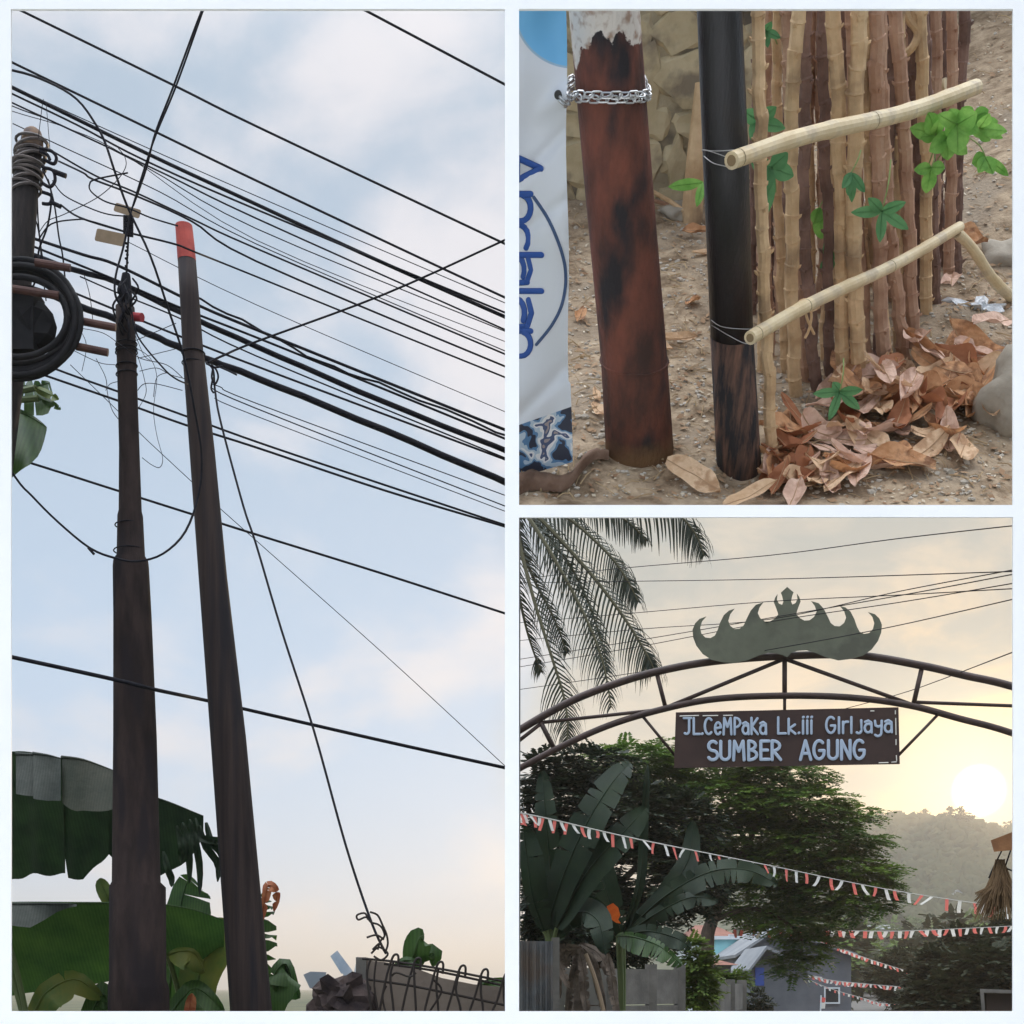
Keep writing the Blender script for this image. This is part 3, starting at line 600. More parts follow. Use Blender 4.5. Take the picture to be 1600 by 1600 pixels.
for k in range(36):
    x = rg.uniform(455, 570); top = 1585 - max(0, (x-460))*0.55 if x < 560 else 1524
    m_.blob(W(x, max(top, 1522) + 14 + rg.uniform(0, 60), dW-.1+rg.uniform(-.1, .15)), rg.uniform(0.03, 0.09), 0.7, 2, rg)
m_.blob(W(535, 1556, dW-.15), (0.12, 0.12, 0.11), 0.55, 3); m_.tube([W(530, 1570, dW), GB(530, dW)], [0.14, 0.4], 10)
m_.tube([W(490, 1600, dW), GB(490, dW)], [0.12, 0.4], 10)
mesh('rubble_heap', m_, rubble, None, 'dark heap of broken masonry against the end of the wall', 'rubble')
m_ = MB(); m_.prism([(474, 1523), (485, 1518), (510, 1519), (506, 1535), (496, 1546), (484, 1544)], 0, .03, lambda x, y, d: W(x, y, dW+.3+d)); m_.tube([W(492, 1540, dW+.32), GB(492, dW+.32)], 0.012, 6)
mesh('plastic_scrap', m_, plasticm, None, 'pale translucent plastic scrap left of the rubble heap', 'scrap')
m_ = MB(); m_.prism([(516, 1494), (527, 1485), (551, 1517), (547, 1524), (533, 1521)], 0, .02, lambda x, y, d: W(x, y, dW+.25+d)); m_.tube([W(540, 1518, dW+.26), GB(540, dW+.26)], 0.012, 6)
mesh('plastic_strip', m_, mat('blue_grey_plastic', (0.28, 0.36, 0.45), (0.5, 0.55, 0.6), 6, 0.4), None, 'tilted blue-grey plastic strip sticking out of the rubble', 'scrap')
m_ = MB(); m_.prism([(553, 1520), (558, 1495), (572, 1497), (570, 1524)], 0, .02, lambda x, y, d: W(x, y, dW+.22+d)); m_.tube([W(563, 1518, dW+.23), GB(563, dW+.23)], 0.012, 6)
mesh('white_panel', m_, mat('pale_panel', (0.6, 0.63, 0.66), None), None, 'small white panel between rubble and wall', 'panel')
sp = thing('broadleaf_shoot', 'green leafy shoot rising behind the wire mesh', 'plant', GB(660, dW+.4))
m_ = MB(); m_.tube([GB(660, dW+.4), W(655, 1515, dW+.4)], 0.012, 6); mesh('stem', m_, leafd, sp)
for g_ in (dict(mid=[(640, 1520, 7.1), (648, 1490, 7.0), (655, 1466, 7.0), (663, 1463, 7.0)], wu=20, wd=22, tear=0, n=10), dict(mid=[(640, 1505, 7.1), (660, 1495, 7.0), (677, 1490, 7.0), (676, 1510, 7.0)], wu=16, wd=10, tear=0, n=10), dict(mid=[(615, 1512, 7.1), (635, 1500, 7.0), (660, 1508, 7.0)], wu=6, wd=10, tear=0, n=8), dict(mid=[(745, 1545, 7.1), (765, 1534, 7.0), (800, 1530, 7.0)], wu=5, wd=16, tear=0, n=8)):
    mesh('leaf', leaf_mesh(**g_), leafg, sp, smooth=True)

# ================================================================== OPENING 2 : SLOPING DIRT BED WITH POLE FEET AND CASSAVA STEMS
TT, HH = R(47.4), 2.13
tn = Vector((0, -math.sin(TT), math.cos(TT))); tv = Vector((0, math.cos(TT), math.sin(TT))); tu = Vector((1, 0, 0))
TO = Vector((0, 0, EYE)) - tn * HH
TM = Matrix(((tu.x, tv.x, tn.x, TO.x), (tu.y, tv.y, tn.y, TO.y), (tu.z, tv.z, tn.z, TO.z), (0, 0, 0, 1)))
def lray(px, py):
    r = Vector(((px - 800)/F, 1, (HZ - py)/F)); return Vector((r.x, r.dot(tv), r.dot(tn)))
def TG(px, py, z=0.0):
    r = lray(px, py); k = (z - HH)/r.z; return Vector((r.x*k, r.y*k, z))
def TV(px, py, v):
    r = lray(px, py); k = v/r.y; return Vector((r.x*k, v, HH + r.z*k))
def TK(px, py, v): return v / lray(px, py).y / F      # metres per pixel there
rustm = mat('rust_pole', (0.055, 0.030, 0.025), (0.20, 0.068, 0.046), 9, 0.85, 0.6, 90, (1, 1, 0.45), c3=(0.026, 0.023, 0.026), s3=6.5)
dirtm = mat('dry_dirt', (0.17, 0.115, 0.07), (0.46, 0.35, 0.24), 11, 0.95, 1.0, 60, c3=(0.30, 0.235, 0.17), s3=3.0)
pebm = mat('pebbles', (0.34, 0.29, 0.23), (0.55, 0.50, 0.44), 2.0, 0.9)
twigm = mat('twigs', (0.30, 0.20, 0.11), (0.46, 0.34, 0.20), 2.0, 0.9)
bamboom = mat('bamboo', (0.56, 0.43, 0.25), (0.74, 0.62, 0.41), 7, 0.5, 0.25, 60, (1, 1, 1), c3=(0.50, 0.40, 0.27), s3=14)
nodem = mat('bamboo_node', (0.22, 0.17, 0.10), None)
stem_tan = mat('stem_tan', (0.48, 0.31, 0.17), (0.70, 0.50, 0.30), 7, 0.85, 0.5, 60, c3=(0.30, 0.20, 0.12), s3=5)
stem_red = mat('stem_red', (0.34, 0.19, 0.125), (0.53, 0.34, 0.235), 7, 0.85, 0.5, 60)
stem_dark = mat('stem_dark', (0.12, 0.07, 0.055), (0.27, 0.165, 0.13), 7, 0.85, 0.5, 60)
tie_wire = mat('tie_wire', (0.42, 0.41, 0.40), None, rough=0.4, metal=0.6)
chainm = mat('chain_steel', (0.50, 0.50, 0.50), (0.62, 0.62, 0.62), 20, 0.35, metal=0.85)
freshl = mat('fresh_leaf', (0.12, 0.32, 0.05), (0.28, 0.54, 0.12), 16, 0.5, transl=0.3)
cassl = mat('cassava_leaf', (0.08, 0.23, 0.09), (0.14, 0.32, 0.13), 12, 0.5, transl=0.3)
dryA = [mat('dry_leaf_pale', (0.64, 0.42, 0.25), (0.80, 0.58, 0.39), 14, 0.7, 0.6, 60, transl=0.15, c3=(0.50, 0.30, 0.17), s3=22), mat('dry_leaf_brown', (0.46, 0.22, 0.10), (0.68, 0.39, 0.21), 14, 0.7, 0.6, 60, transl=0.15, c3=(0.30, 0.15, 0.08), s3=20),
        mat('dry_leaf_pink', (0.64, 0.41, 0.31), (0.80, 0.58, 0.46), 14, 0.7, 0.6, 60, transl=0.15, c3=(0.52, 0.32, 0.23), s3=20), mat('dry_leaf_rust', (0.30, 0.11, 0.05), (0.42, 0.18, 0.09), 9, 0.75, 0.4, 40, transl=0.15)]
cream = mat('cream_stone', (0.46, 0.37, 0.23), (0.60, 0.50, 0.33), 5, 0.9, 0.7, 25, c3=(0.26, 0.21, 0.15), s3=6)
mortar = mat('old_mortar', (0.30, 0.25, 0.17), (0.46, 0.39, 0.27), 7, 0.95, 0.9, 30, c3=(0.13, 0.11, 0.09), s3=4)
greyst = mat('grey_boulder', (0.30, 0.26, 0.21), (0.45, 0.40, 0.33), 5, 0.95, 0.6, 25)
darkwall = mat('dark_block', (0.045, 0.045, 0.048), (0.08, 0.078, 0.078), 4, 0.9, 0.4, 30)

# the earth itself
def dz(x, y): return 0.045*noise.noise(Vector((x*1.6, y*1.6, 0))) + 0.018*noise.noise(Vector((x*6, y*6, 3))) + 0.007*noise.noise(Vector((x*19, y*19, 5))) + 0.35*sstep(1.3, 2.6, x)*sstep(5.2, 6.5, y)
V0 = TG(1200, 803).y
tg = MB(); NXg, NYg = 110, 150
for j in range(NYg + 1):
    y = V0 + (9.2 - V0) * (j/NYg)**1.4
    for i in range(NXg + 1):
        x = 0.004 + 3.4*i/NXg; tg.v.append(Vector((x, y, dz(x, y) * min(1, (y-V0)*6))))
for j in range(NYg):
    for i in range(NXg): a = j*(NXg+1)+i; tg.f.append((a, a+1, a+NXg+2, a+NXg+1))
mesh('earth_bed', tg, dirtm, kind='structure', M=TM, smooth=True)
ps = thing('sloping_platform', 'sloping platform on slim legs that carries the earth bed', 'platform', (1.7, V0, -0.2), M=TM)
m_ = MB(); m_.box((0.004, TG(1200, 690).y, -0.15), (3.4, 9.2, -0.09)); mesh('deck', m_, concm, ps)
def leg_to_ground(x, v):
    top = TM @ Vector((x, v, -0.15)); bot = Vector((top.x, top.y, 0)); inv = TM.inverted(); m1 = MB(); m1.tube([inv @ bot, inv @ top], 0.012 if x < .1 else 0.04, 8); mesh('leg', m1, zincm, ps)
for x, v in ((0.016, V0 + .6), (0.016, 8.4), (3.3, V0 + .3), (3.3, 8.4)): leg_to_ground(x, v)

rg = random.Random(11)
pb = MB()
for k in range(3200):
    px, py = rg.uniform(808, 1590), 60 + 728*rg.random()**0.8
    p = TG(px, py); s_ = rg.uniform(0.003, 0.010)*(1.6 if rg.random() < .08 else 1)
    pb.blob(p + Vector((0, 0, dz(p.x, p.y) + s_*.2)), (s_, s_*rg.uniform(.6, 1), s_*.6), 0.4, 1, rg)
mesh('pebbles', pb, pebm, None, 'small pale pebbles and grit scattered over the dirt', 'gravel', kind='stuff', M=TM)
tw_ = MB()
for k in range(1100):
    px, py = rg.uniform(815, 1590), 120 + 655*rg.random()**0.8
    p = TG(px, py); p.z = dz(p.x, p.y) + .006; a = rg.uniform(0, PI); l_ = rg.uniform(.015, .08)
    q = p + Vector((math.cos(a)*l_, math.sin(a)*l_, rg.uniform(-.003, .012))); tw_.tube([p, (p+q)/2 + Vector((0, 0, rg.uniform(0, .01))), q], rg.uniform(.0008, .0025), 4)
mesh('twigs', tw_, twigm, None, 'dry straw and twig litter strewn over the dirt', 'litter', kind='stuff', M=TM)

def chips(name, label, n, mt, lo, hi, x0, x1, y0, y1, seed):
    rgc = random.Random(seed); cm = MB()
    for k in range(n):
        p = TG(rgc.uniform(x0, x1), y0 + (y1-y0)*rgc.random()); p.z = dz(p.x, p.y) + .003; a = rgc.uniform(0, 6.28); s_ = rgc.uniform(lo, hi); u = Vector((math.cos(a), math.sin(a), rgc.uniform(-.3, .3)))*s_; w_ = Vector((-math.sin(a), math.cos(a), rgc.uniform(-.3, .5)))*s_*rgc.uniform(.25, .6)
        p.z += s_*.25; cm.add([p-u, p-w_*.8, p+u*.9, p+w_], [(0, 1, 2, 3)])
    mesh(name, cm, mt, None, label, 'litter', kind='stuff', M=TM)
chips('leaf_litter', 'crumbled brown leaf litter over the dirt', 2600, mat('litter_brown', (.20, .11, .06), (.42, .28, .17), 3, .9), .006, .02, 812, 1590, 90, 786, 51)
chips('pale_litter', 'pale straw-coloured flakes over the dirt', 1500, mat('litter_pale', (.45, .36, .25), (.68, .60, .48), 3, .9), .004, .013, 812, 1590, 90, 786, 52)
# poles' feet
def tpole(rows, v, seg=28):
    m1 = MB()
    ring_ = []
    for py, a, b in rows:
        p = TV((a+b)/2, py, v); r = (b-a)/2*TK((a+b)/2, py, v); ring_.append((p, r))
    for p, r in ring_:
        for k in range(seg): th = 2*PI*k/seg; m1.v.append(p + Vector((math.cos(th)*r, math.sin(th)*r, 0)))
    for i in range(len(ring_)-1):
        for k in range(seg): k2 = (k+1) % seg; m1.f.append((i*seg+k, i*seg+k2, (i+1)*seg+k2, (i+1)*seg+k))
    n_ = len(ring_); m1.f.append(tuple(range(seg))[::-1]); m1.f.append(tuple((n_-1)*seg+k for k in range(seg)))
    return m1
vA, vB = 4.30, 4.22
# rusty pole with peeling paint: paint sits high on the shaft
def rust_paint():
    m = rustm.copy(); m.name = 'rust_with_peeling_paint'; t = m.node_tree; b = t.nodes['Principled BSDF']
    src = b.inputs['Base Color'].links[0].from_socket
    tcn = t.nodes.new('ShaderNodeTexCoord'); sp_ = t.nodes.new('ShaderNodeSeparateXYZ'); t.links.new(tcn.outputs['Object'], sp_.inputs[0])
    n1 = t.nodes.new('ShaderNodeTexNoise'); n1.inputs['Scale'].default_value = 9; n1.inputs['Detail'].default_value = 8; n1.inputs['Roughness'].default_value = .6; t.links.new(tcn.outputs['Object'], n1.inputs[0])
    a = t.nodes.new('ShaderNodeMath'); a.operation = 'MULTIPLY_ADD'; t.links.new(sp_.outputs[2], a.inputs[0]); a.inputs[1].default_value = 3.0; a.inputs[2].default_value = -3.0*1.11
    s_ = t.nodes.new('ShaderNodeMath'); s_.operation = 'ADD'; t.links.new(a.outputs[0], s_.inputs[0]); t.links.new(n1.outputs[0], s_.inputs[1])
    r_ = t.nodes.new('ShaderNodeValToRGB'); r_.color_ramp.elements[0].position = .49; r_.color_ramp.elements[1].position = .51; t.links.new(s_.outputs[0], r_.inputs[0])
    n2 = t.nodes.new('ShaderNodeTexNoise'); n2.inputs['Scale'].default_value = 40; t.links.new(tcn.outputs['Object'], n2.inputs[0])
    r2 = t.nodes.new('ShaderNodeValToRGB'); r2.color_ramp.elements[0].position = .3; r2.color_ramp.elements[1].position = .5; r2.color_ramp.elements[0].color = (.35, .24, .18, 1); r2.color_ramp.elements[1].color = (.66, .60, .54, 1); t.links.new(n2.outputs[0], r2.inputs[0])
    mx = t.nodes.new('ShaderNodeMix'); mx.data_type = 'RGBA'; t.links.new(r_.outputs[0], mx.inputs[0]); t.links.new(src, mx.inputs[6]); t.links.new(r2.outputs[0], mx.inputs[7])
    # dusty earth splash at the foot
    r3 = t.nodes.new('ShaderNodeMath'); r3.operation = 'MULTIPLY_ADD'; t.links.new(sp_.outputs[2], r3.inputs[0]); r3.inputs[1].default_value = -7.0; t.links.new(n1.outputs[0], r3.inputs[2])
    r4 = t.nodes.new('ShaderNodeValToRGB'); r4.color_ramp.elements[0].position = -0.0; r4.color_ramp.elements[1].position = .5; t.links.new(r3.outputs[0], r4.inputs[0])
    m2 = t.nodes.new('ShaderNodeMix'); m2.data_type = 'RGBA'; t.links.new(r4.outputs[0], m2.inputs[0]); t.links.new(mx.outputs[2], m2.inputs[6]); m2.inputs[7].default_value = (.20, .115, .06, 1)
    t.links.new(m2.outputs[2], b.inputs['Base Color']); return m
rp = rust_paint()
pa = thing('pole_foot', 'rusty red-brown steel pole with peeling white paint and a chain round it', 'pole', TG(1000, 712), M=TM)
mesh('shaft', tpole([(735, 948, 1055), (565, 939, 1043), (562, 939, 1043), (310, 915, 1022), (20, 889, 1000), (-160, 870, 985)], vA), rp, pa, smooth=True)
m_ = MB(); c = TV(991, 563, vA); rr = 52.5*TK(991, 563, vA)
m_.tube([c + Vector((math.cos(a)*rr, math.sin(a)*rr, 0)) for a in [2*PI*k/32 for k in range(33)]], 0.004, 6, False); mesh('weld_bead', m_, rustm, pa, smooth=True)
blackp = mat('black_pole', (0.008, 0.008, 0.010), (0.020, 0.018, 0.022), 4, 0.38, 0.3, 60, (3, 3, .6), spec=0.5)
blackw = mat('black_pole_worn', (0.012, 0.011, 0.013), (0.17, 0.085, 0.055), 7, 0.7, 0.5, 60, (3, 3, .5), contrast=(.42, .62), c3=(.020, .018, .020), s3=5)
pb_ = thing('pole_foot', 'glossy black steel pole with a scuffed rusty foot', 'pole', TG(1155, 732), M=TM)
mesh('shaft', tpole([(525, 1110, 1177), (250, 1098, 1170), (20, 1089, 1160), (-160, 1082, 1152)], vB), blackp, pb_, smooth=True)
mesh('worn_foot', tpole([(760, 1120, 1192), (732, 1120, 1190), (525, 1109.5, 1177.5)], vB), blackw, pb_, label='rusty peeling lower end of the pole', smooth=True)

# banner with lettering -------------------------------------------------------
def banner_mat():
    m = bpy.data.materials.new('printed_banner'); m.use_nodes = True; t = m.node_tree; b = t.nodes['Principled BSDF']; b.inputs['Roughness'].default_value = .45
    uv = t.nodes.new('ShaderNodeUVMap'); sp_ = t.nodes.new('ShaderNodeSeparateXYZ'); t.links.new(uv.outputs[0], sp_.inputs[0])
    def mth(op, a, b_=None, c=None):
        n_ = t.nodes.new('ShaderNodeMath'); n_.operation = op
        for i, v in enumerate((a, b_, c)):
            if v is None: continue
            if isinstance(v, (int, float)): n_.inputs[i].default_value = v
            else: t.links.new(v, n_.inputs[i])
        return n_.outputs[0]
    def mixc(f, a, c):
        n_ = t.nodes.new('ShaderNodeMix'); n_.data_type = 'RGBA'; t.links.new(f, n_.inputs[0])
        for i, v in ((6, a), (7, c)):
            if isinstance(v, tuple): n_.inputs[i].default_value = (*v, 1)
            else: t.links.new(v, n_.inputs[i])
        return n_.outputs[2]
    U, V = sp_.outputs[0], sp_.outputs[1]          # in hundredths of a photo pixel grid
    dist = mth('SQRT', mth('ADD', mth('POWER', mth('SUBTRACT', U, 8.95), 2), mth('POWER', mth('SUBTRACT', V, 0.15), 2)))
    bl = mth('LESS_THAN', dist, 0.92)
    rng = mth('MULTIPLY', mth('GREATER_THAN', dist, 0.885), mth('LESS_THAN', dist, 0.92))
    c = mixc(bl, (.66, .69, .75), (.15, .45, .76)); c = mixc(rng, c, (.30, .45, .60))
    nz_ = t.nodes.new('ShaderNodeTexNoise'); nz_.inputs['Scale'].default_value = 3.2; nz_.inputs['Detail'].default_value = 2; nz_.inputs['Distortion'].default_value = .3; t.links.new(uv.outputs[0], nz_.inputs[0])
    rp_ = t.nodes.new('ShaderNodeValToRGB'); cr_ = rp_.color_ramp; cr_.interpolation = 'CONSTANT'; cr_.elements[0].color = (.03, .035, .06, 1); cr_.elements[1].position = .44; cr_.elements[1].color = (.10, .22, .40, 1)
    for p, cc in ((.50, (.45, .55, .65)), (.56, (.75, .75, .76)), (.62, (.07, .10, .20)), (.66, (.35, .30, .30))): e = cr_.elements.new(p); e.color = (*cc, 1)
    t.links.new(nz_.outputs[0], rp_.inputs[0])
    lo = mth('GREATER_THAN', mth('ADD', V, mth('MULTIPLY', mth('SUBTRACT', U, 8.11), .35)), 6.64)
    c = mixc(lo, c, rp_.outputs[0]); t.links.new(c, b.inputs['Base Color'])
    return m
def bsurf(px, py):       # wrinkled cloth surface
    v = 4.16
    w = 0.012*math.sin((px-800)*.05 + py*.012) + 0.012*noise.noise(Vector((px*.02, py*.012, 1))) + 0.02*noise.noise(Vector((px*.008, py*.006, 4)))
    w += 0.018*math.exp(-((px-872)/26)**2 - ((py-(150+(880-px)*.6))/16)**2)  # pulled towards the tie
    w -= 0.012*math.exp(-((py - 205 - (880-px)*1.1)/14)**2) + 0.014*math.exp(-((py - 610 + (px-850)*1.0)/14)**2) + 0.010*math.exp(-((py - 330 - (px-860)*-.7)/12)**2)
    return TV(px, py, v - w)
bn = thing('banner', 'white cloth banner with blue print and Andalan in blue letters at left', 'banner', TG(850, 740), M=TM)
m_ = MB(); uvs = []; NX_, NY_ = 30, 130
def bright(py): return 884 + (py - 20)*0.009 + (3 if py > 600 else 0) + 1.5*math.sin(py*.02)
for j in range(NY_ + 1):
    py = -20 + (748 + 20)*j/NY_
    for i in range(NX_ + 1):
        f = i/NX_; b_ = bright(py); 
        bot = 0
        if j > NY_-12: bot = -(f)*26*(j-NY_+12)/12
        px = 801 + (b_-801)*f; m_.v.append(bsurf(px, py + bot)); uvs.append((px/100, (py+bot)/100))
for j in range(NY_):
    for i in range(NX_): a = j*(NX_+1)+i; m_.f.append((a, a+1, a+NX_+2, a+NX_+1))
bo = mesh('cloth', m_, banner_mat(), bn, smooth=True)
ul = bo.data.uv_layers.new(name='UVMap')
for lp in bo.data.loops: ul.data[lp.index].uv = uvs[lp.vertex_index]

def arcp(cx, cy, rx, ry, a0, a1, n=10): return [(cx + rx*math.cos(R(a0 + (a1-a0)*i/n)), cy + ry*math.sin(R(a0 + (a1-a0)*i/n))) for i in range(n+1)]
GL = {  # strokes in a box one unit high; second value = advance
 'J': ([[(.02, 1), (.46, 1)], [(.34, 1), (.34, .28)] + arcp(.18, .26, .16, .22, 0, -130, 6)], .56), 'L': ([[(.06, 1), (.06, .03), (.42, .03)]], .5), '.': ([[(.06, .03), (.07, .04)]], .2),
 'C': ([arcp(.27, .5, .24, .48, 50, 310, 14)], .58), 'e': ([[(.08, .36), (.42, .42)] + arcp(.25, .36, .18, .36, 20, 320, 14)], .54), 'M': ([[(.05, 0), (.09, .98), (.28, .45), (.47, .98), (.52, 0)]], .66),
 'P': ([[(.06, 0), (.06, .98)] + arcp(.08, .70, .32, .28, 90, -90, 8)], .5), 'a': ([arcp(.22, .27, .18, .26, 60, 330, 12), [(.06, .64), (.22, .72), (.38, .6), (.40, 0)]], .52), 'K': ([[(.06, 0), (.06, .98)], [(.42, .95), (.08, .45), (.44, 0)]], .54),
 'k': ([[(.06, 0), (.06, .9)], [(.36, .55), (.08, .3), (.38, 0)]], .48), 'i': ([[(.07, 0), (.07, .78)], [(.07, .97), (.08, .98)]], .2), 'G': ([arcp(.27, .5, .24, .48, 50, 330, 14) + [(.49, .46), (.28, .46)]], .62), 'I': ([[(.07, 0), (.07, .95)]], .22),
 'r': ([[(.06, 0), (.06, .68)], arcp(.26, .48, .19, .20, 180, 70, 6)], .42), 'y': ([[(.05, .70), (.08, .42), (.22, .34), (.38, .42)], [(.40, .70), (.38, .0)] + arcp(.2, -.02, .18, .2, 0, -140, 6)], .52), 'j': ([[(.36, .75), (.36, .12)] + arcp(.23, .12, .13, .15, 0, -140, 6)], .5),
 'S': ([arcp(.25, .74, .19, .24, 40, 270, 10) + arcp(.25, .26, .21, .24, 90, -150, 10)], .54), 'U': ([[(.06, .98), (.06, .28)] + arcp(.26, .26, .20, .24, 180, 360, 8) + [(.46, .98)]], .58), 'B': ([[(.06, 0), (.06, .98)] + arcp(.08, .75, .28, .23, 90, -90, 8) + arcp(.08, .26, .34, .26, 90, -90, 8)], .54),
 'E': ([[(.42, .97), (.06, .97), (.06, .02), (.43, .02)], [(.06, .5), (.36, .5)]], .5), 'R': ([[(.06, 0), (.06, .98)] + arcp(.08, .72, .32, .26, 90, -90, 8), [(.12, .46), (.44, 0)]], .56), 'A': ([[(.02, 0), (.24, .98), (.48, 0)], [(.10, .32), (.40, .32)]], .58),
 'N': ([[(.06, 0), (.06, .97), (.44, .03), (.44, .98)]], .58), 'n': ([[(.06, 0), (.06, .70)], [(.07, .5)] + arcp(.24, .44, .17, .26, 170, 0, 8) + [(.41, 0)]], .54), 'd': ([arcp(.22, .33, .17, .32, 50, 320, 12), [(.41, 1), (.41, 0)]], .54), 'l': ([[(.07, 0), (.07, 1)]], .22), ' ': ([], .42)}
def stroke(mb, pts, r, to, flat_n, th):
    # break the stroke at sharp corners
    for i in range(1, len(pts)-1):
        a_ = Vector((pts[i][0]-pts[i-1][0], pts[i][1]-pts[i-1][1])); b_ = Vector((pts[i+1][0]-pts[i][0], pts[i+1][1]-pts[i][1]))
        if a_.length > 1e-6 and b_.length > 1e-6 and a_.angle(b_) > R(50):
            stroke(mb, pts[:i+1], r, to, flat_n, th); stroke(mb, pts[i:], r, to, flat_n, th*.93); return
    P = [to(x, y) for x, y in pts]
    if len(P) == 2 and (P[1]-P[0]).length < r: P[1] = P[0] + (P[1]-P[0]).normalized()*r*.6
    a = (P[0]-P[1]).normalized()*r*.6; b = (P[-1]-P[-2]).normalized()*r*.6
    P = [P[0]+a*1.5, P[0]+a] + P + [P[-1]+b, P[-1]+b*1.5]; n_ = len(P); rr = [r*.35, r*.8] + [r]*(n_-4) + [r*.8, r*.35]
    o = len(mb.v); m1 = MB(); m1.tube(P, rr, 8)
    fn = Vector(flat_n).normalized()
    for v in m1.v:
        c = min(P, key=lambda q: (q-v).length_squared) if False else None
    # flatten towards the sheet
    segn = 8
    for i in range(n_):
        for k in range(segn):
            v = m1.v[i*segn+k]; d = (v-P[i]).dot(fn); m1.v[i*segn+k] = v - fn*(d*(1-th))
    mb.add(m1.v, m1.f)
navy = mat('navy_print', (0.025, 0.085, 0.33), None, rough=0.5)
# A n d a l a n reading downwards, letter tops towards the right
spec_ = [('A', 238, 290), ('n', 303, 345), ('d', 350, 398), ('a', 400, 443), ('l', 449, 460), ('a', 466, 512), ('n', 517, 556)]
for chh, y0, y1 in spec_:
    st, adv = GL[chh]; w_ = max(q[0] for s_ in st for q in s_); mn = min(q[0] for s_ in st for q in s_); m1 = MB()
    for s_ in st:
        segs = []; cur = []
        dens = []
        for i in range(len(s_)-1):
            for k in range(6): f = k/6; dens.append((s_[i][0]*(1-f)+s_[i+1][0]*f, s_[i][1]*(1-f)+s_[i+1][1]*f))
        dens.append(s_[-1])
        for x, y in dens:
            px = 790 + 56*y; py = y0 + (y1-y0)*((x-mn)/max(w_-mn, .001)) if w_ - mn > .001 else (y0+y1)/2
            if px > 803: cur.append((px, py))
            elif cur: segs.append(cur); cur = []
        if cur: segs.append(cur)
        for c_ in segs:
            if len(c_) > 1: stroke(m1, c_, 0.0082, lambda x, y: bsurf(x, y) + Vector((0, -.002, 0)), (0, 1, 0), .07)
    if m1.v: mesh('letter', m1, navy, bn, smooth=True)
m1 = MB(); stroke(m1, [tuple(p[:2]) for p in smoothline([(834, 308, 0), (858, 345, 0), (878, 395, 0), (884, 435, 0), (878, 475, 0), (862, 508, 0), (838, 538, 0)], 6)], 0.0045, lambda x, y: bsurf(x, y) + Vector((0, -.002, 0)), (0, 1, 0), .07)
mesh('logo_arc', m1, mat('grey_navy', (0.06, 0.10, 0.20), None), bn, smooth=True)
m_ = MB(); m_.tube([bsurf(872, 148)+Vector((0, .004, 0)), bsurf(872, 148)+Vector((0, -.006, 0))], .010, 12); mesh('eyelet', m_, mat('eyelet_grey', (.06, .06, .06), None), bn)
# tarpaulin hem on the ground
m_ = MB(); NXh = 24
for j in range(7):
    for i in range(NXh+1):
        f = i/NXh; px = 801 + f*150; a = j/6*PI*1.1; 
        p = TG(px, 760 - f*48 - 10*math.sin(f*9), 0.01); r = .035*(1 - .55*f)*(1+.35*noise.noise(Vector((i*.7, j*.6, 2))))
        m_.v.append(p + Vector((0, -math.cos(a)*r*1.3, abs(math.sin(a))*r*1.3 + dz(p.x, p.y))))
for j in range(6):
    for i in range(NXh): a = j*(NXh+1)+i; m_.f.append((a, a+1, a+NXh+2, a+NXh+1))
mesh('rolled_sacking', m_, mat('brown_sack', (0.13, 0.075, 0.05), (0.22, 0.14, 0.10), 10, .9, .7, 40), None, 'crumpled brown sacking lying at the foot of the banner', 'sack', M=TM, smooth=True)

# steel chain
ch = thing('chain', 'short bright steel chain tied round the rusty pole and the banner edge', 'chain', TV(950, 155, vA), M=TM)
lk = MB(); pts = []
for k in range(25):
    a = 2*PI*k/24; x = math.cos(a)*.0075 + (0.008 if math.cos(a) > 0 else -0.008); pts.append(Vector((x, math.sin(a)*.0085, 0)))
lk.tube(pts, 0.0026, 5, False)
lme = bpy.data.meshes.new('link'); lme.from_pydata(lk.v, [], lk.f); lme.materials.append(chainm)
def chain_path(y0, y1, off):
    c = TV(950, 148, vA); rr = 56*TK(950, 148, vA) + .012
    p0 = bsurf(873, y0) + Vector((0, -.035, 0)); p1 = (p0 + TV(893, y0, vA - .06))/2 + Vector((0, -.02, -.004)); pts = []
    a0, a1 = PI*1.10, PI*2.15
    arc_ = [c + Vector((math.cos(a)*rr, math.sin(a)*rr, 0)) for a in [a0 + (a1-a0)*i/24 for i in range(25)]]
    for i, p in enumerate(arc_): p.z = TV(950, y0 + (y1-y0)*i/24 + 6*math.sin(PI*i/24), vA - rr*abs(math.sin(a0 + (a1-a0)*i/24))).z
    back = [c + Vector((math.cos(a)*rr, math.sin(a)*rr, arc_[-1].z - c.z - off)) for a in [PI*.15 + PI*.85*i/12 for i in range(13)]]
    return [p0, p1] + arc_ + back
for y0, y1, off in ((146, 140, 0), (152, 147, .004)):
    pth = smoothline(chain_path(y0, y1, off), 12); acc = 0; prev = pth[0]; nn = 0
    for i in range(1, len(pth)):
        acc += (pth[i]-pth[i-1]).length
        if acc > 0.024:
            acc = 0; t = (pth[i]-prev).normalized(); prev = pth[i]
            z = Vector((0, 0, 1)); s_ = z.cross(t).normalized(); z2 = t.cross(s_)
            if nn % 2: M3 = Matrix((t, z2, -s_)).transposed()
            else: M3 = Matrix((t, (z2*.5+s_*.8).normalized(), t.cross((z2*.5+s_*.8).normalized()))).transposed()
            o = bpy.data.objects.new('link', lme); col.objects.link(o); o.parent = ch
            o.matrix_local = Matrix.Translation(pth[i] - BASE[ch.name]) @ M3.to_4x4(); nn += 1

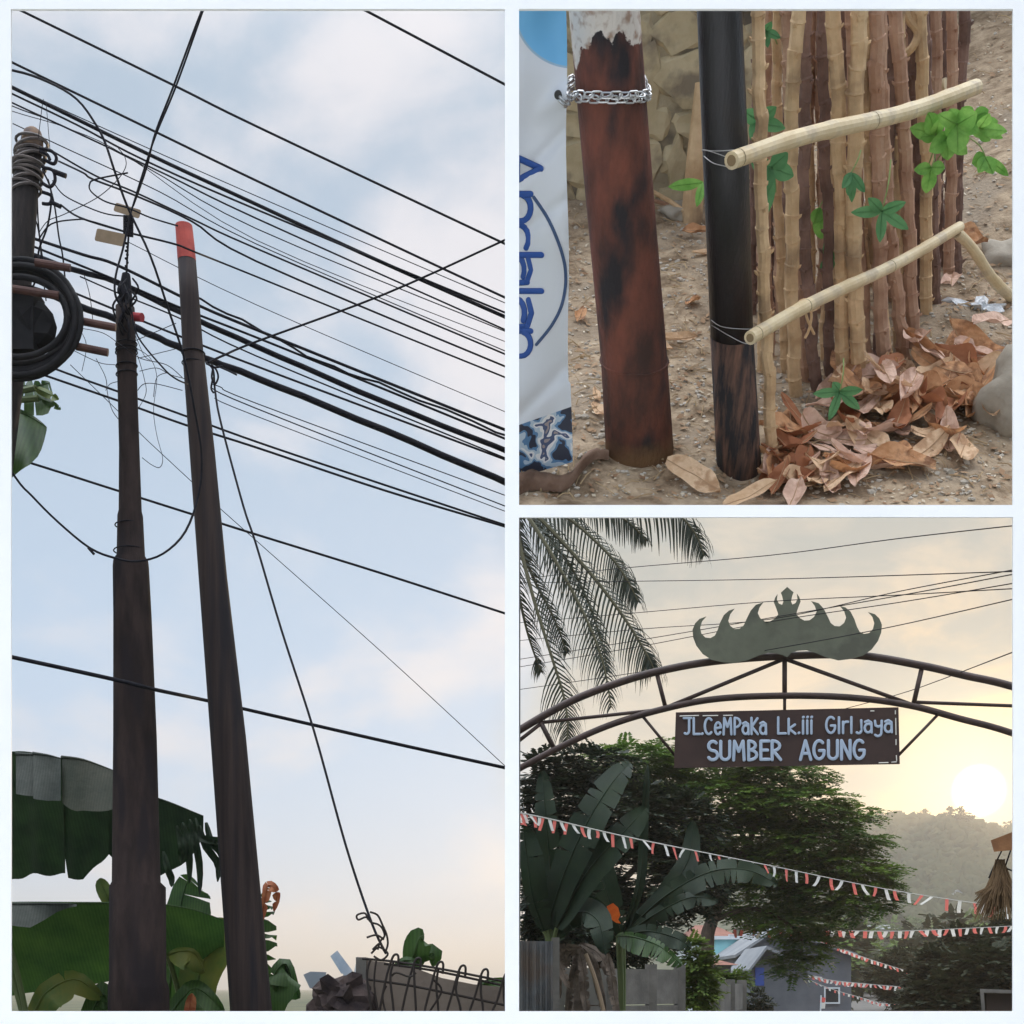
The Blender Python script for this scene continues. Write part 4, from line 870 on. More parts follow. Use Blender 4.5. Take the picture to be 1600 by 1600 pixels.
# bamboo rails and ties ---------------------------------------------------------
def bamboo(a, b, ra, rb, label, nodes=5, group='bamboo rails'):
    a, b = Vector(a), Vector(b); t = thing('bamboo_rail', label, 'bamboo pole', a, group, TM); m1 = MB(); n_ = 28; ph = .37
    pts = []; rr = []
    bend = Vector((0, 0, .008))
    for i in range(n_+1):
        f = i/n_; k = abs(((f*nodes+ph) % 1) - .5); bul = 1 + .09*max(0, 1 - k*nodes*1.2/1.0*.9) if k < .12 else 1
        pts.append(a.lerp(b, f) + bend*math.sin(f*7)); rr.append((ra + (rb-ra)*f)*bul*(1 + .035*noise.noise(Vector((f*9, a.x*7, 1)))))
    m1.tube(pts, rr, 14, True); mesh('culm', m1, bamboom, t, smooth=False)
    for j in range(nodes+1):
        f = (j + .5 - ph)/nodes
        if 0.02 < f < .98:
            p = a.lerp(b, f) + bend*math.sin(f*7); d = (b-a).normalized(); m2 = MB(); r = (ra + (rb-ra)*f)*1.05; m2.tube([p-d*.002, p+d*.002], r, 14, False); mesh('node_ring', m2, nodem, t)
    # hollow end
    d = (a-b).normalized(); m3 = MB(); m3.tube([a+d*.0005, a+d*.0012], ra*.62, 12); mesh('hollow_end', m3, mat('bamboo_hollow', (.22, .15, .08), None), t)
    return t
bamboo(TV(1143, 251, 3.96), TV(1524, 139, 5.15), 13*TK(1143, 251, 3.96), 11.5*TK(1524, 139, 5.15), 'long thick bamboo rail across the upper front of the stems', 6)
bamboo(TV(1172, 528, 4.0), TV(1499, 357, 5.2), 10.5*TK(1172, 528, 4.0), 8*TK(1499, 357, 5.2), 'long thinner bamboo rail across the lower front of the stems', 5)
bamboo(TV(1495, 364, 5.18), TG(1582, 468, .03), 7.5*TK(1495, 364, 5.2), 9*TK(1582, 468, 4.9), 'short pale bamboo brace slanting down to the right edge', 3)
bamboo(TV(1205, 62, 5.75), TV(1366, 101, 5.95), 10*TK(1205, 62, 5.8), 10*TK(1366, 101, 5.9), 'yellow bamboo rail half hidden at the back of the stems', 4)
bamboo(TV(1442, 120, 5.8), TV(1478, 134, 5.75), 10*TK(1442, 120, 5.8), 9*TK(1478, 134, 5.8), 'stub of yellow bamboo behind the right end of the upper rail', 1)
def tie(pts, label, r=.0012, m=None):
    m1 = MB()
    for a in pts: m1.tube(smoothline([TV(*q) for q in a], 6), r, 5)
    mesh('tie_wire', m1, m or tie_wire, None, label, 'wire', 'wire ties on the bamboo', M=TM)
tie([[(1158, 254, 4.05), (1120, 240, 4.10), (1098, 234, 4.2), (1100, 240, 4.28)], [(1100, 244, 4.2), (1115, 255, 4.12), (1140, 261, 4.06)], [(1152, 234, 4.12), (1120, 236, 4.13), (1099, 235, 4.2)]], 'wire loop tying the upper bamboo rail to the black pole')
tie([[(1111, 500, 4.2), (1130, 511, 4.14), (1175, 514, 4.10), (1195, 506, 4.2)], [(1112, 508, 4.2), (1140, 525, 4.12), (1168, 537, 4.08), (1172, 518, 4.06), (1182, 514, 4.1)]], 'wire loop tying the lower bamboo rail to the black pole')
m1 = MB()
for a in ([(1240, 478, 4.32), (1258, 468, 4.3), (1278, 478, 4.38)], [(1255, 475, 4.31), (1262, 500, 4.31), (1272, 522, 4.33)], [(1262, 478, 4.3), (1268, 492, 4.28), (1264, 515, 4.3), (1258, 528, 4.31)], [(1250, 482, 4.29), (1266, 486, 4.27), (1280, 480, 4.36)]):
    m1.tube(smoothline([TV(*q) for q in a], 5), .004, 6)
mesh('straw_knot', m1, stem_tan, None, 'straw knot lashing the lower bamboo rail to a stem', 'knot', M=TM)

# cassava stems --------------------------------------------------------------
def cassava(bx, by, tx, ty, w, kind, dv=0.0, lean=0.0, rg=rg):
    base = TG(bx, by); v0 = base.y; base.z = dz(base.x, base.y) - .02
    top = TV(tx, ty, v0 + dv); r0 = w/2*TK(bx, by, v0); m1 = MB(); pts = []; rr = []
    n_nodes = int((top-base).length/rg.uniform(0.055, .08)); tot = n_nodes*4
    d = (top-base).normalized(); bend = Vector((rg.uniform(-.025, .025), rg.uniform(0, .03), 0)); jag = [Vector((rg.uniform(-.006, .006), rg.uniform(-.003, .006), 0)) for _ in range(n_nodes+2)]
    for i in range(tot+1):
        k = i % 4; f = min(1, (i//4 + (0, .07, .15, .55)[k])/n_nodes); bul = (1.0, 1.13, 1.01, .96)[k]
        pts.append(base.lerp(top, f) + bend*math.sin(f*PI) + jag[i//4].lerp(jag[i//4+1], k/4)); rr.append(r0*bul*(1 - .10*f))
    m1.tube(pts, rr, 9)
    for i in range(0, tot, 4):
        a = rg.uniform(-PI*1.0, 0.15) if rg.random() < .8 else rg.uniform(0, PI); o = Vector((math.cos(a), math.sin(a), 0)); p = pts[i]; r = rr[i]
        m1.tube([p + o*r*.75 - d*.004, p + o*(r+.005) + d*.003, p + o*(r+.009) + d*.008], [.0065, .0045, .0015], 5)
    return m1, kind
KL = {'t': (stem_tan, 'pale tan knobbly cassava stem, %s pale one counting from the black pole', 'pale tan cassava stems'), 'r': (stem_red, 'reddish brown cassava stem, %s reddish one counting from the black pole', 'reddish cassava stems'), 'd': (stem_dark, 'dark brown cassava stem, %s dark one counting from the black pole', 'dark cassava stems')}
ST = [  # base x, base y, top x, top y, width, kind, dv
 (1210, 712, 1186, 10, 19, 't', 0.0), (1246, 622, 1250, 10, 21, 't', 0), (1276, 612, 1262, 10, 19, 'd', .1), (1319, 612, 1298, 10, 22, 't', 0.0), (1346, 615, 1348, 10, 24, 't', 0),
 (1385, 590, 1370, 10, 22, 'r', 0.05), (1392, 575, 1352, 60, 19, 't', 0), (1428, 545, 1392, 10, 21, 'r', .05), (1445, 505, 1432, 10, 19, 't', 0), (1462, 490, 1440, 10, 18, 'd', 0),
 (1416, 560, 1372, 10, 20, 'r', .02), (1452, 470, 1462, 10, 17, 'r', .05), (1480, 455, 1488, 10, 17, 'r', .05), (1492, 440, 1511, 10, 18, 'd', .05), (1300, 590, 1282, 10, 17, 'd', .1),
 (1262, 600, 1228, 10, 16, 'r', .15), (1230, 585, 1215, 10, 15, 't', .15), (1360, 580, 1325, 10, 18, 'r', .1), (1332, 570, 1322, 10, 16, 'd', .1), (1404, 545, 1408, 10, 17, 't', .08),
 (1205, 560, 1205, 10, 15, 'r', .1), (1290, 560, 1308, 10, 16, 't', .1), (1372, 550, 1390, 10, 16, 'd', .1), (1436, 500, 1418, 10, 16, 'd', .1), (1240, 540, 1240, 10, 14, 'd', .1), (1188, 585, 1175, 10, 14, 't', .1)]
rg2 = random.Random(5)
for k in range(26):
    x = 1175 + k*12.2 + rg2.uniform(-6, 6); ST.append((x, 470 - max(0, (x-1330))*.35 + rg2.uniform(-40, 40), x + rg2.uniform(-22, 22), -5, rg2.uniform(11, 16), rg2.choice('trrdd'), .1))
kc = {'t': 0, 'r': 0, 'd': 0}
for a in sorted(ST, key=lambda q: q[2]):
    kc[a[5]] += 1
    m1, kd = cassava(a[0], a[1], a[2], a[3] - 70, a[4], a[5], a[6]); mt, lb, gp = KL[kd]
    mesh('cassava_stem', m1, mt, None, lb % ORD[kc[kd]], 'stem', gp, M=TM, base=TG(a[0], a[1]))
# forked branch near the top right of the bundle
m1 = MB(); m1.tube(smoothline([TV(1400, 95, 5.3), TV(1425, 75, 5.25), TV(1434, 50, 5.25), TV(1420, 30, 5.25), TV(1408, 0, 5.25)], 4), .013, 8); m1.tube(smoothline([TV(1434, 52, 5.25), TV(1440, 35, 5.25), TV(1446, -10, 5.25)], 4), .007, 8); m1.tube(smoothline([TV(1434, 52, 5.25), TV(1428, 30, 5.25), TV(1430, -10, 5.25)], 4), .009, 8)
m1.tube([TV(1400, 95, 5.3), TG(1405, 480)], [.013, .016], 8)
mesh('forked_branch', m1, stem_tan, None, 'pale forked branch near the top of the stem bundle', 'branch', M=TM)
# scrap sticks behind banner
for i, (a, b, c_, d_, w) in enumerate(((890, 210, 925, 290, 7), (888, 190, 912, 220, 6), (886, 240, 915, 262, 8), (884, 225, 922, 250, 6), (1020, 300, 1072, 332, 7), (1015, 312, 1066, 330, 6), (890, 298, 925, 302, 8), (1085, 350, 1092, 230, 26))):
    if i == 7: m1 = MB(); m1.tube([TG(1080, 352, -.02), TV(1088, 250, TG(1080, 352).y + .1), TV(1098, 130, TG(1080, 352).y + .2)], [.045, .04, .03], 10); mesh('wood_stake', m1, stem_tan, None, 'short grey wooden stake between the two poles', 'stake', M=TM)
    else:
        m1 = MB(); v = TG(a, max(b, d_)+6).y; m1.tube([TV(a, b, v), TV((a+c_)/2, (b+d_)/2 - 2, v), TV(c_, d_, v - .05)], w/2*TK(a, b, v), 7); mesh('stick', m1, stem_red if i % 2 else stem_tan, None, 'dry stick lying on the dirt behind the rusty pole', 'stick', 'dry sticks behind the rusty pole', M=TM)

# rough stone retaining wall behind -------------------------------------------
vW = TG(1040, 318).y
sw = thing('stone_wall', 'old cream stone retaining wall behind the two poles', 'wall', (TG(1000, 318).x, vW, 0), M=TM)
m_ = MB(); m_.box((0.01, vW+.06, -.1), (1.05, vW+.5, 1.75)); mesh('mortar', m_, mortar, sw)
rgs = random.Random(21); zz = -0.05
while zz < 1.7:
    hgt = rgs.uniform(.10, .2); x = 0.02 + rgs.uniform(0, .1)
    while x < 1.0:
        wd = rgs.uniform(.1, .24); m1 = MB(); m1.blob((x+wd/2, vW+.07, zz+hgt/2), (wd*.56, .07, hgt*.58), .35, 2, rgs); 
        for v in m1.v: v.y = max(v.y, vW + .043 + .02*noise.noise(v*7) + .008*noise.noise(v*25))
        mesh('stone', m1, cream, sw, smooth=False); x += wd*.98
    zz += hgt*.95
# dark wall at the very back
m_ = MB(); 
bk = thing('block_wall', 'dark weathered wall closing the back of the dirt bed', 'wall', (2.3, 9.0, 0), M=TM)
m_.box((1.06, 8.9, -.1), (3.4, 9.1, 2.6)); mesh('mortar', m_, darkwall, bk)
for r_ in range(9):
    for c_ in range(7):
        x = 1.06 + c_*.34 + (r_ % 2)*.17; m1 = MB(); m1.box((x, 8.875, r_*.28+.01), (min(x+.325, 3.4), 8.905, r_*.28+.265)); mesh('block', m1, darkwall, bk)
# boulders to the right
for (px, py, rx, rz, lb) in ((1562, 665, .12, .15, 'large grey-tan boulder at the lower right edge'), (1560, 430, .11, .08, 'flat stone below the short bamboo brace'), (1545, 345, .10, .06, 'dusty grey stone beyond the end of the lower rail'), (1040, 345, .06, .04, 'brown stone on the dirt between the poles')):
    p = TG(px, py); m1 = MB(); m1.blob(p + Vector((.05, .05, rz*.4)), (rx, rx*.9, rz), .25, 3); mesh('boulder', m1, greyst, None, lb, 'stone', M=TM, smooth=True)
p = TG(1515, 400); m1 = MB(); m1.box(p + Vector((-.06, 0, 0)), p + Vector((.08, .06, .05))); mesh('brick_piece', m1, mat('brick_red', (.20, .075, .045), (.28, .12, .08), 20, .9, .5), None, 'broken red brick beside the lower rail end', 'brick', M=TM)
# crumpled clear plastic
m1 = MB(); p = TG(1525, 492); m1.blob(p + Vector((0, 0, .02)), (.075, .045, .03), .9, 3); mesh('plastic_bag', m1, mat('clear_plastic', (.55, .58, .62), (.75, .77, .8), 30, .12, .6, 50, spec=.7), None, 'crumpled shiny clear plastic among dry leaves', 'plastic', M=TM)

# dry leaves ------------------------------------------------------------------
def dry_leaf(px, py, L_, Wd, ang, curlx, curly, lift, mt, label, rgx, group):
    c = TG(px, py); c.z = dz(c.x, c.y) + lift; k = TK(px, py, c.y); l_ = L_*k; w_ = Wd*k; m1 = MB(); NL, NW = 10, 4
    ca, sa = math.cos(ang), math.sin(ang); tilt = rgx.uniform(-.25, .35); roll = rgx.uniform(-.6, .6); ph = rgx.uniform(0, 6); noise_o = rgx.uniform(0, 90)
    for i in range(NL+1):
        f = i/NL; wf = math.sin(PI*min(1, f*.96+.03))**.75*(1 - .25*f)
        for j in range(-NW, NW+1):
            g_ = j/NW; x = (f-.5)*l_; y = g_*w_*.5*wf; z = abs(g_)**1.6*curly*w_*wf + curlx*l_*((f-.5)**2*2) + .10*w_*math.sin(f*9+ph)*g_ + .12*w_*noise.noise(Vector((f*3, g_*2, noise_o)))
            z += x*tilt + y*math.sin(roll)
            m1.v.append(c + Vector((x*ca - y*sa, (x*sa + y*ca)*1.0, z)))
    zmin = min(v.z for v in m1.v)
    for v in m1.v: v.z += max(0, c.z + .002 - zmin)
    n_ = 2*NW+1
    for i in range(NL):
        for j in range(2*NW): a = i*n_+j; m1.f.append((a, a+1, a+n_+1, a+n_))
    mb2 = MB(); mb2.tube([m1.v[i*n_+NW] + Vector((0, 0, .0012)) for i in range(NL+1)], [.0022*(1-.7*i/NL) for i in range(NL+1)], 4)
    lf = thing('dry_leaf', label, 'leaf', c, group, TM)
    mesh('blade', m1, mt, lf, smooth=True); mesh('midrib', mb2, mat('leaf_rib', (.42, .27, .16), None), lf)
rgl = random.Random(8)
SPEC = [(1083, 748, 108, 44, -.75, 0, .12, .012, 0, 'large pale dry leaf lying flat in front of the black pole'), (1340, 690, 85, 34, 1.55, .1, .2, .03, 2, 'pinkish upright oval dry leaf at the front of the leaf heap'), (1388, 715, 75, 30, -.6, 0, .2, .02, 2, 'narrow pink dry leaf pointing right at the front of the heap'),
        (1502, 715, 82, 54, 1.2, 0, .12, .012, 0, 'broad olive-tan dry leaf lying flat at the lower right'), (1420, 580, 70, 48, 1.4, .1, .3, .09, 2, 'grey curled dry leaf propped against the stems'), (1478, 478, 48, 36, 1.3, .1, .25, .05, 2, 'small pink cupped leaf by the crumpled plastic'),
        (1545, 545, 110, 40, .6, .05, .2, .05, 2, 'long mauve dry leaf reaching to the right edge'), (1500, 430, 60, 46, -.2, .1, .3, .08, 1, 'brown cupped leaf by the end of the lower rail'), (1170, 785, 90, 34, .35, .1, .2, .02, 0, 'cream leaf at the bottom edge below the black pole'), (1240, 780, 60, 40, 1.2, .1, .3, .02, 2, 'pale curled leaf at the bottom edge right of the black pole'),
        (1085, 372, 40, 22, -.2, .1, .3, .02, 1, 'orange-brown leaf left of the black pole'), (1055, 540, 70, 18, .1, .1, .3, .02, 0, 'thin tan leaf between the poles')]
for s_ in SPEC: dry_leaf(s_[0], s_[1], s_[2], s_[3], s_[4], s_[5], s_[6], s_[7], dryA[s_[8]], s_[9], rgl, 'dry leaves')
def heap(px, py): return .10*math.exp(-((px-1390)/110)**2 - ((py-620)/60)**2)
LBL = ['pale tan dry leaf in the heap at the foot of the stems', 'brown curled dry leaf in the heap at the foot of the stems', 'pinkish dry leaf in the heap at the foot of the stems', 'dark rust dry leaf in the heap at the foot of the stems']
for k in range(105):
    while True:
        px, py = rgl.uniform(1200, 1560), rgl.uniform(480, 760)
        if abs((px-1390)/190)**2 + abs((py - 660 + (px-1390)*.42)/85)**2 < 1: break
    ci = rgl.choice((0, 0, 1, 1, 1, 2, 2, 3)); dry_leaf(px, py, rgl.uniform(65, 120), rgl.uniform(30, 50), rgl.uniform(0, 6.28), rgl.choice((0, .1, .15, .25, .45)), rgl.choice((.03, .08, .15, .3, .55)), heap(px, py)*rgl.random() + .005, dryA[ci], LBL[ci], rgl, 'dry leaves in the heap, ' + ('pale', 'brown', 'pink', 'rust')[ci])
for k in range(16):
    dry_leaf(rgl.uniform(900, 1130), rgl.uniform(330, 700), rgl.uniform(25, 50), rgl.uniform(12, 22), rgl.uniform(0, 6.28), .1, .25, .004, dryA[rgl.choice((0, 1))], 'small dry leaf fragment on the dirt round the pole feet', rgl, 'leaf fragments round the pole feet')
for k in range(9):
    dry_leaf(rgl.uniform(1195, 1280), rgl.uniform(680, 760), rgl.uniform(55, 90), rgl.uniform(24, 38), rgl.uniform(0, 6.28), .2, .4, .02, dryA[rgl.choice((3, 1, 3))], 'dark red-brown curled leaf just right of the black pole foot', rgl, 'dark curled leaves by the black pole')

# fresh leaves -----------------------------------------------------------------
def leaflet(mb, a, b, w, nrm_=Vector((0, -1, .3)), fold=.15):
    a, b = Vector(a), Vector(b); t = b-a; s_ = t.cross(nrm_).normalized(); up = s_.cross(t).normalized(); n_ = 7; o = len(mb.v)
    for i in range(n_+1):
        f = i/n_; ww = w*math.sin(PI*min(1, f*.97+.02))**.7*.5; c = a + t*f - up*(.12*t.length*f*f)
        mb.v += [c - s_*ww + up*ww*fold, c, c + s_*ww + up*ww*fold]
    for i in range(n_):
        for j in (0, 1): k = o+i*3+j; mb.f.append((k, k+1, k+4, k+3))
def leaf_sprig(label, c, root, tips, w, mt, v, name='leaf_sprig', group='green leaves among the stems'):
    cc = TV(c[0], c[1], v); rt = TV(root[0], root[1], v + .05); t = thing(name, label, 'leaf', rt, group, TM)
    m1 = MB(); m1.tube(smoothline([rt, (rt+cc)/2 + Vector((0, -.02, .01)), cc], 4), .0022, 5); mesh('stalk', m1, mat('leaf_stalk', (.25, .33, .12), None), t)
    for q in tips:
        m2 = MB(); leaflet(m2, cc, TV(q[0], q[1], v - .03 + random.uniform(-.03, .03)), (q[2] if len(q) > 2 else w)*TK(c[0], c[1], v)); m2.tube([m2.v[i*3+1] + Vector((0, -.0012, .0008)) for i in range(8)], [.0016*(1-.1*i) for i in range(8)], 4); mesh('leaflet', m2, mt, t, smooth=True)
leaf_sprig('five-fingered green cassava leaf in front of the middle stems', (1378, 330), (1392, 250), [(1335, 332), (1420, 358), (1376, 378), (1360, 312), (1412, 318)], 17, cassl, 4.5)
leaf_sprig('five-fingered green cassava leaf low over the dry leaves', (1312, 612), (1318, 560), [(1272, 616), (1297, 655), (1344, 640), (1302, 598), (1345, 610)], 15, cassl, 4.35)
leaf_sprig('drooping dark green cassava leaf below the upper rail', (1330, 270), (1345, 235), [(1318, 292), (1332, 316), (1326, 305), (1352, 300)], 14, cassl, 4.55)
leaf_sprig('small cassava leaf at the top left of the bundle', (1196, 48), (1215, 70), [(1175, 50), (1186, 66), (1200, 72), (1218, 58), (1204, 38)], 12, cassl, 4.9)
leaf_sprig('green leaf pair behind the lower rail', (1280, 325), (1290, 300), [(1285, 375, 26), (1272, 350, 20)], 22, freshl, 4.9)
leaf_sprig('green leaf poking out left of the black pole', (1098, 285), (1112, 300), [(1046, 292, 17), (1090, 320, 14)], 16, freshl, 4.5)
leaf_sprig('green leaves right of the black pole under the upper rail', (1205, 262), (1212, 300), [(1175, 255, 24), (1230, 240, 26), (1190, 300, 24), (1240, 275, 26), (1196, 340, 22)], 22, cassl, 4.5)
leaf_sprig('green leaves above the upper rail near the black pole', (1185, 190), (1190, 230), [(1165, 175, 22), (1210, 170, 22), (1225, 200, 20), (1175, 215, 22)], 20, cassl, 4.6)
leaf_sprig('small bright leaf at the middle of the upper rail', (1358, 165), (1370, 185), [(1348, 148, 18), (1370, 150, 18)], 16, freshl, 5.0)
leaf_sprig('bright green leaf cluster right of the stems, left part', (1462, 210), (1450, 260), [(1452, 178, 28), (1424, 200, 24), (1440, 215, 20), (1468, 190, 22), (1490, 232, 28)], 26, freshl, 4.85)
leaf_sprig('bright green leaf cluster right of the stems, upper part', (1495, 195), (1470, 240), [(1525, 178, 34), (1485, 172, 24), (1498, 240, 36), (1470, 180, 22), (1530, 205, 20)], 30, freshl, 4.8)
leaf_sprig('pale green leaf spray trailing towards the right edge', (1530, 200), (1500, 205), [(1560, 190, 22), (1572, 205, 18), (1548, 220, 20), (1545, 182, 20), (1566, 215, 14)], 20, freshl, 4.85)
leaf_sprig('trefoil leaf hanging below the green cluster', (1455, 262), (1460, 235), [(1432, 265, 18), (1476, 262, 20), (1448, 303, 24)], 20, freshl, 4.8)
leaf_sprig('faint green leaves drooping at the right of the cluster', (1540, 245), (1515, 215), [(1520, 255, 24), (1552, 270, 22), (1578, 275, 14), (1530, 268, 20)], 20, freshl, 5.0)

leaf_sprig('bright green leaves at the middle of the right-hand cluster', (1480, 215), (1465, 250), [(1455, 235, 26), (1505, 215, 30), (1482, 250, 26), (1500, 185, 26), (1512, 240, 22)], 26, freshl, 4.82)
leaf_sprig('loose pale green leaves above the right-hand cluster', (1520, 185), (1500, 215), [(1545, 172, 22), (1505, 170, 20), (1550, 195, 24), (1535, 215, 22)], 22, freshl, 4.88)
leaf_sprig('dark green leaves deep between the lower stems', (1300, 400), (1310, 450), [(1285, 430, 22), (1325, 395, 20), (1290, 380, 20)], 20, cassl, 4.85)
# ================================================================== OPENING 3 : STREET GATE AT SUNSET
dA = 15.0
gt = thing('street_gate', 'dark steel truss arch spanning the street below the crown emblem', 'gate', (0, dA, 0))
def pt(pts, d=dA): return [W(x, y, d) for x, y in pts]
def gpart(name, pts, th, d=dA, seg=10, sm=True):
    m1 = MB(); m1.tube(smoothline(pt(pts, d), 6) if sm else pt(pts, d), th*.86/2/F*d, seg); mesh(name, m1, archm, gt, smooth=True)
gpart('upper_arc', [(800, 1148), (850, 1118), (900, 1092), (960, 1069), (1024, 1050), (1110, 1034), (1225, 1025), (1340, 1024), (1440, 1040), (1510, 1056), (1580, 1072), (1720, 1116), (1850, 1180)], 14)
gpart('lower_arc', [(800, 1207), (870, 1170), (950, 1134), (1036, 1108), (1120, 1092), (1226, 1087), (1330, 1090), (1420, 1102), (1500, 1123), (1580, 1145), (1720, 1198), (1850, 1262)], 12)
for nm, a, b, th in (('strut', (1026, 1051), (1040, 1106), 8), ('strut', (1226, 1028), (1226, 1088), 9), ('strut', (1441, 1041), (1427, 1102), 9), ('strut', (842, 1123), (867, 1172), 9), ('diagonal', (1040, 1106), (1224, 1030), 7.5), ('diagonal', (1228, 1030), (1422, 1100), 7.5), ('diagonal', (1038, 1108), (846, 1129), 6.5), ('diagonal', (846, 1130), (800, 1166), 7), ('diagonal', (1426, 1097), (1720, 1108), 6.5),
                     ('hanger', (1226, 1088), (1226, 1112), 6), ('brace', (1004, 1119), (1056, 1182), 5.5), ('brace', (1468, 1114), (1404, 1180), 5.5), ('strut', (1690, 1104), (1660, 1172), 9)): gpart(nm, [a, b], th, dA + .01, 8, False)
for px, r, top in ((800, .045, 1148), (1850, .06, 1180), (1850, .05, 1262)):
    m1 = MB(); p = W(px, top, dA); m1.tube([Vector((p.x + (0.5 if top == 1262 else 0), dA, 0)), Vector((p.x + (0.5 if top == 1262 else 0), dA, p.z + .05))], r, 12); mesh('column', m1, archm, gt, smooth=True)
# crown emblem
cl_ = [(1130, 1035), (1112, 1031), (1098, 1022), (1088, 1009), (1083, 996), (1082, 984), (1086, 974), (1093, 967), (1104, 963), (1097, 971), (1094, 981), (1096, 990), (1102, 996), (1110, 997), (1117, 993), (1121, 985), (1125, 973), (1131, 961), (1139, 954), (1148, 951), (1141, 960), (1138, 970), (1141, 978), (1148, 983), (1156, 982), (1162, 977), (1167, 966), (1173, 954), (1181, 945), (1193, 941), (1187, 949), (1184, 958), (1188, 966), (1195, 971), (1203, 971), (1210, 967), (1216, 960), (1213, 951), (1209, 941), (1211, 934), (1215, 928), (1214, 937), (1217, 943), (1222, 945), (1224, 940), (1222, 931), (1220, 926)]
cb = [(1224, 1024), (1214, 1021), (1200, 1020), (1186, 1024), (1170, 1031), (1150, 1036)]
def mir(p): return (2*1230 - p[0], p[1] - 7*(p[0] < 1230)*((1230 - p[0])/130))
poly = cl_ + [(1230, 917)] + [mir(p) for p in reversed(cl_)] + [(2*1230 - x, y - 4) for x, y in reversed(cb)] + [(1230, 1027)] + cb
ce = thing('crown_emblem', 'grey-green horned crown emblem standing on top of the street arch', 'emblem', W(1230, 1036, dA - .1))
m1 = MB(); m1.prism(poly, 0, .05, lambda x, y, d: W(x, y, dA - .12 + d)); mesh('cutout', m1, crownm, ce)
for px in (1150, 1310):
    m1 = MB(); m1.tube([W(px, 1030, dA - .06), W(px, 1000, dA - .06)], .02, 6); mesh('bracket', m1, archm, ce)
# name board
sb = thing('name_board', 'dark brown street name board with pale blue lettering under the arch', 'sign', W(1230, 1198, dA - .06))
m1 = MB(); m1.prism([(1056, 1113), (1404, 1105), (1406, 1194), (1053, 1200)], 0, .05, lambda x, y, d: W(x, y, dA - .07 + d)); mesh('board', m1, boardm, sb)
dS = dA - .085
def word(txt, x0, x1, yb0, yb1, h, th):
    adv = [GL[c][1] for c in txt]; tot = sum(adv); x = 0
    for c, a in zip(txt, adv):
        m2 = MB(); st = GL[c][0]
        for s_ in st:
            def to(u, v):
                f = (x + u)/tot; return W(x0 + (x1-x0)*f, yb0 + (yb1-yb0)*f - v*h, dS)
            stroke(m2, s_, th/2/F*dS, to, (0, 1, 0), .1)
        if m2.v: mesh('letter', m2, letterm, sb, smooth=True)
        x += a
word('JL.CeMPaKa', 1068, 1200, 1148, 1147, 26, 4.0); word('Lk.iii', 1214, 1272, 1147, 1146, 26, 4.0); word('GIrIjaya', 1290, 1397, 1146, 1144, 26, 4.0)
word('SUMBER', 1105, 1224, 1188, 1187, 30, 5.2); word('AGUNG', 1250, 1355, 1187, 1186, 30, 5.2)
for a, b in (((1062, 1119), (1092, 1118)), ((1098, 1118.5), (1122, 1118)), ((1130, 1118), (1145, 1117.7)), ((1399, 1110), (1399, 1116)), ((1399.5, 1122), (1400, 1148)), ((1400, 1155), (1400, 1164)), ((1373, 1192), (1388, 1191.5)), ((1393, 1191), (1401, 1190.5)), ((1400.5, 1180), (1401, 1189)), ((1360, 1111), (1366, 1111))):
    m1 = MB(); m1.tube([W(a[0], a[1], dS), W(b[0], b[1], dS)], .0055, 5); mesh('worn_trim', m1, trimw, sb)

# overhead wires above the gate
wire_post(1652, 9.0, 6.6, 'slim grey post outside the right jamb holding the street wires')
SW = [[(800, 906), (970, 888), (1200, 868), (1400, 842), (1652, 814)], [(800, 911), (930, 909), (1200, 905), (1580, 893), (1652, 889)], [(800, 974), (1000, 957), (1200, 940), (1400, 930), (1580, 920), (1652, 917)], [(800, 1002), (1000, 983), (1200, 968), (1400, 925), (1580, 891), (1652, 876)], [(800, 1032), (1000, 1000), (1200, 966), (1420, 928), (1652, 884)],
      [(800, 1044), (1000, 1010), (1200, 972), (1400, 942), (1580, 912), (1652, 899)], [(800, 1079), (1000, 1050), (1220, 1012), (1390, 980), (1580, 937), (1652, 920)]]
SL = ['topmost of the thin wires above the crown emblem', 'second thin wire down above the crown emblem, nearly level', 'nearly level thin wire passing just behind the crown tip', 'upper of the three wires fanning out right of the crown', 'middle of the three wires fanning out right of the crown', 'lower of the three wires fanning out right of the crown', 'thin wire slanting across the lower part of the crown emblem']
for a, lb in zip(SW, SL): wire([(x, y, 20 - (x-800)/852*11) for x, y in a], 1.35, lb, 'wires above the gate', name='street_wire')
wire([(1310, 1112, 22), (1322, 1107, 21.8), (1420, 1080, 19), (1580, 1020, 12), (1652, 992, 9)], 1.5, 'short thin wire behind the right half of the arch', 'wires above the gate', name='street_wire')

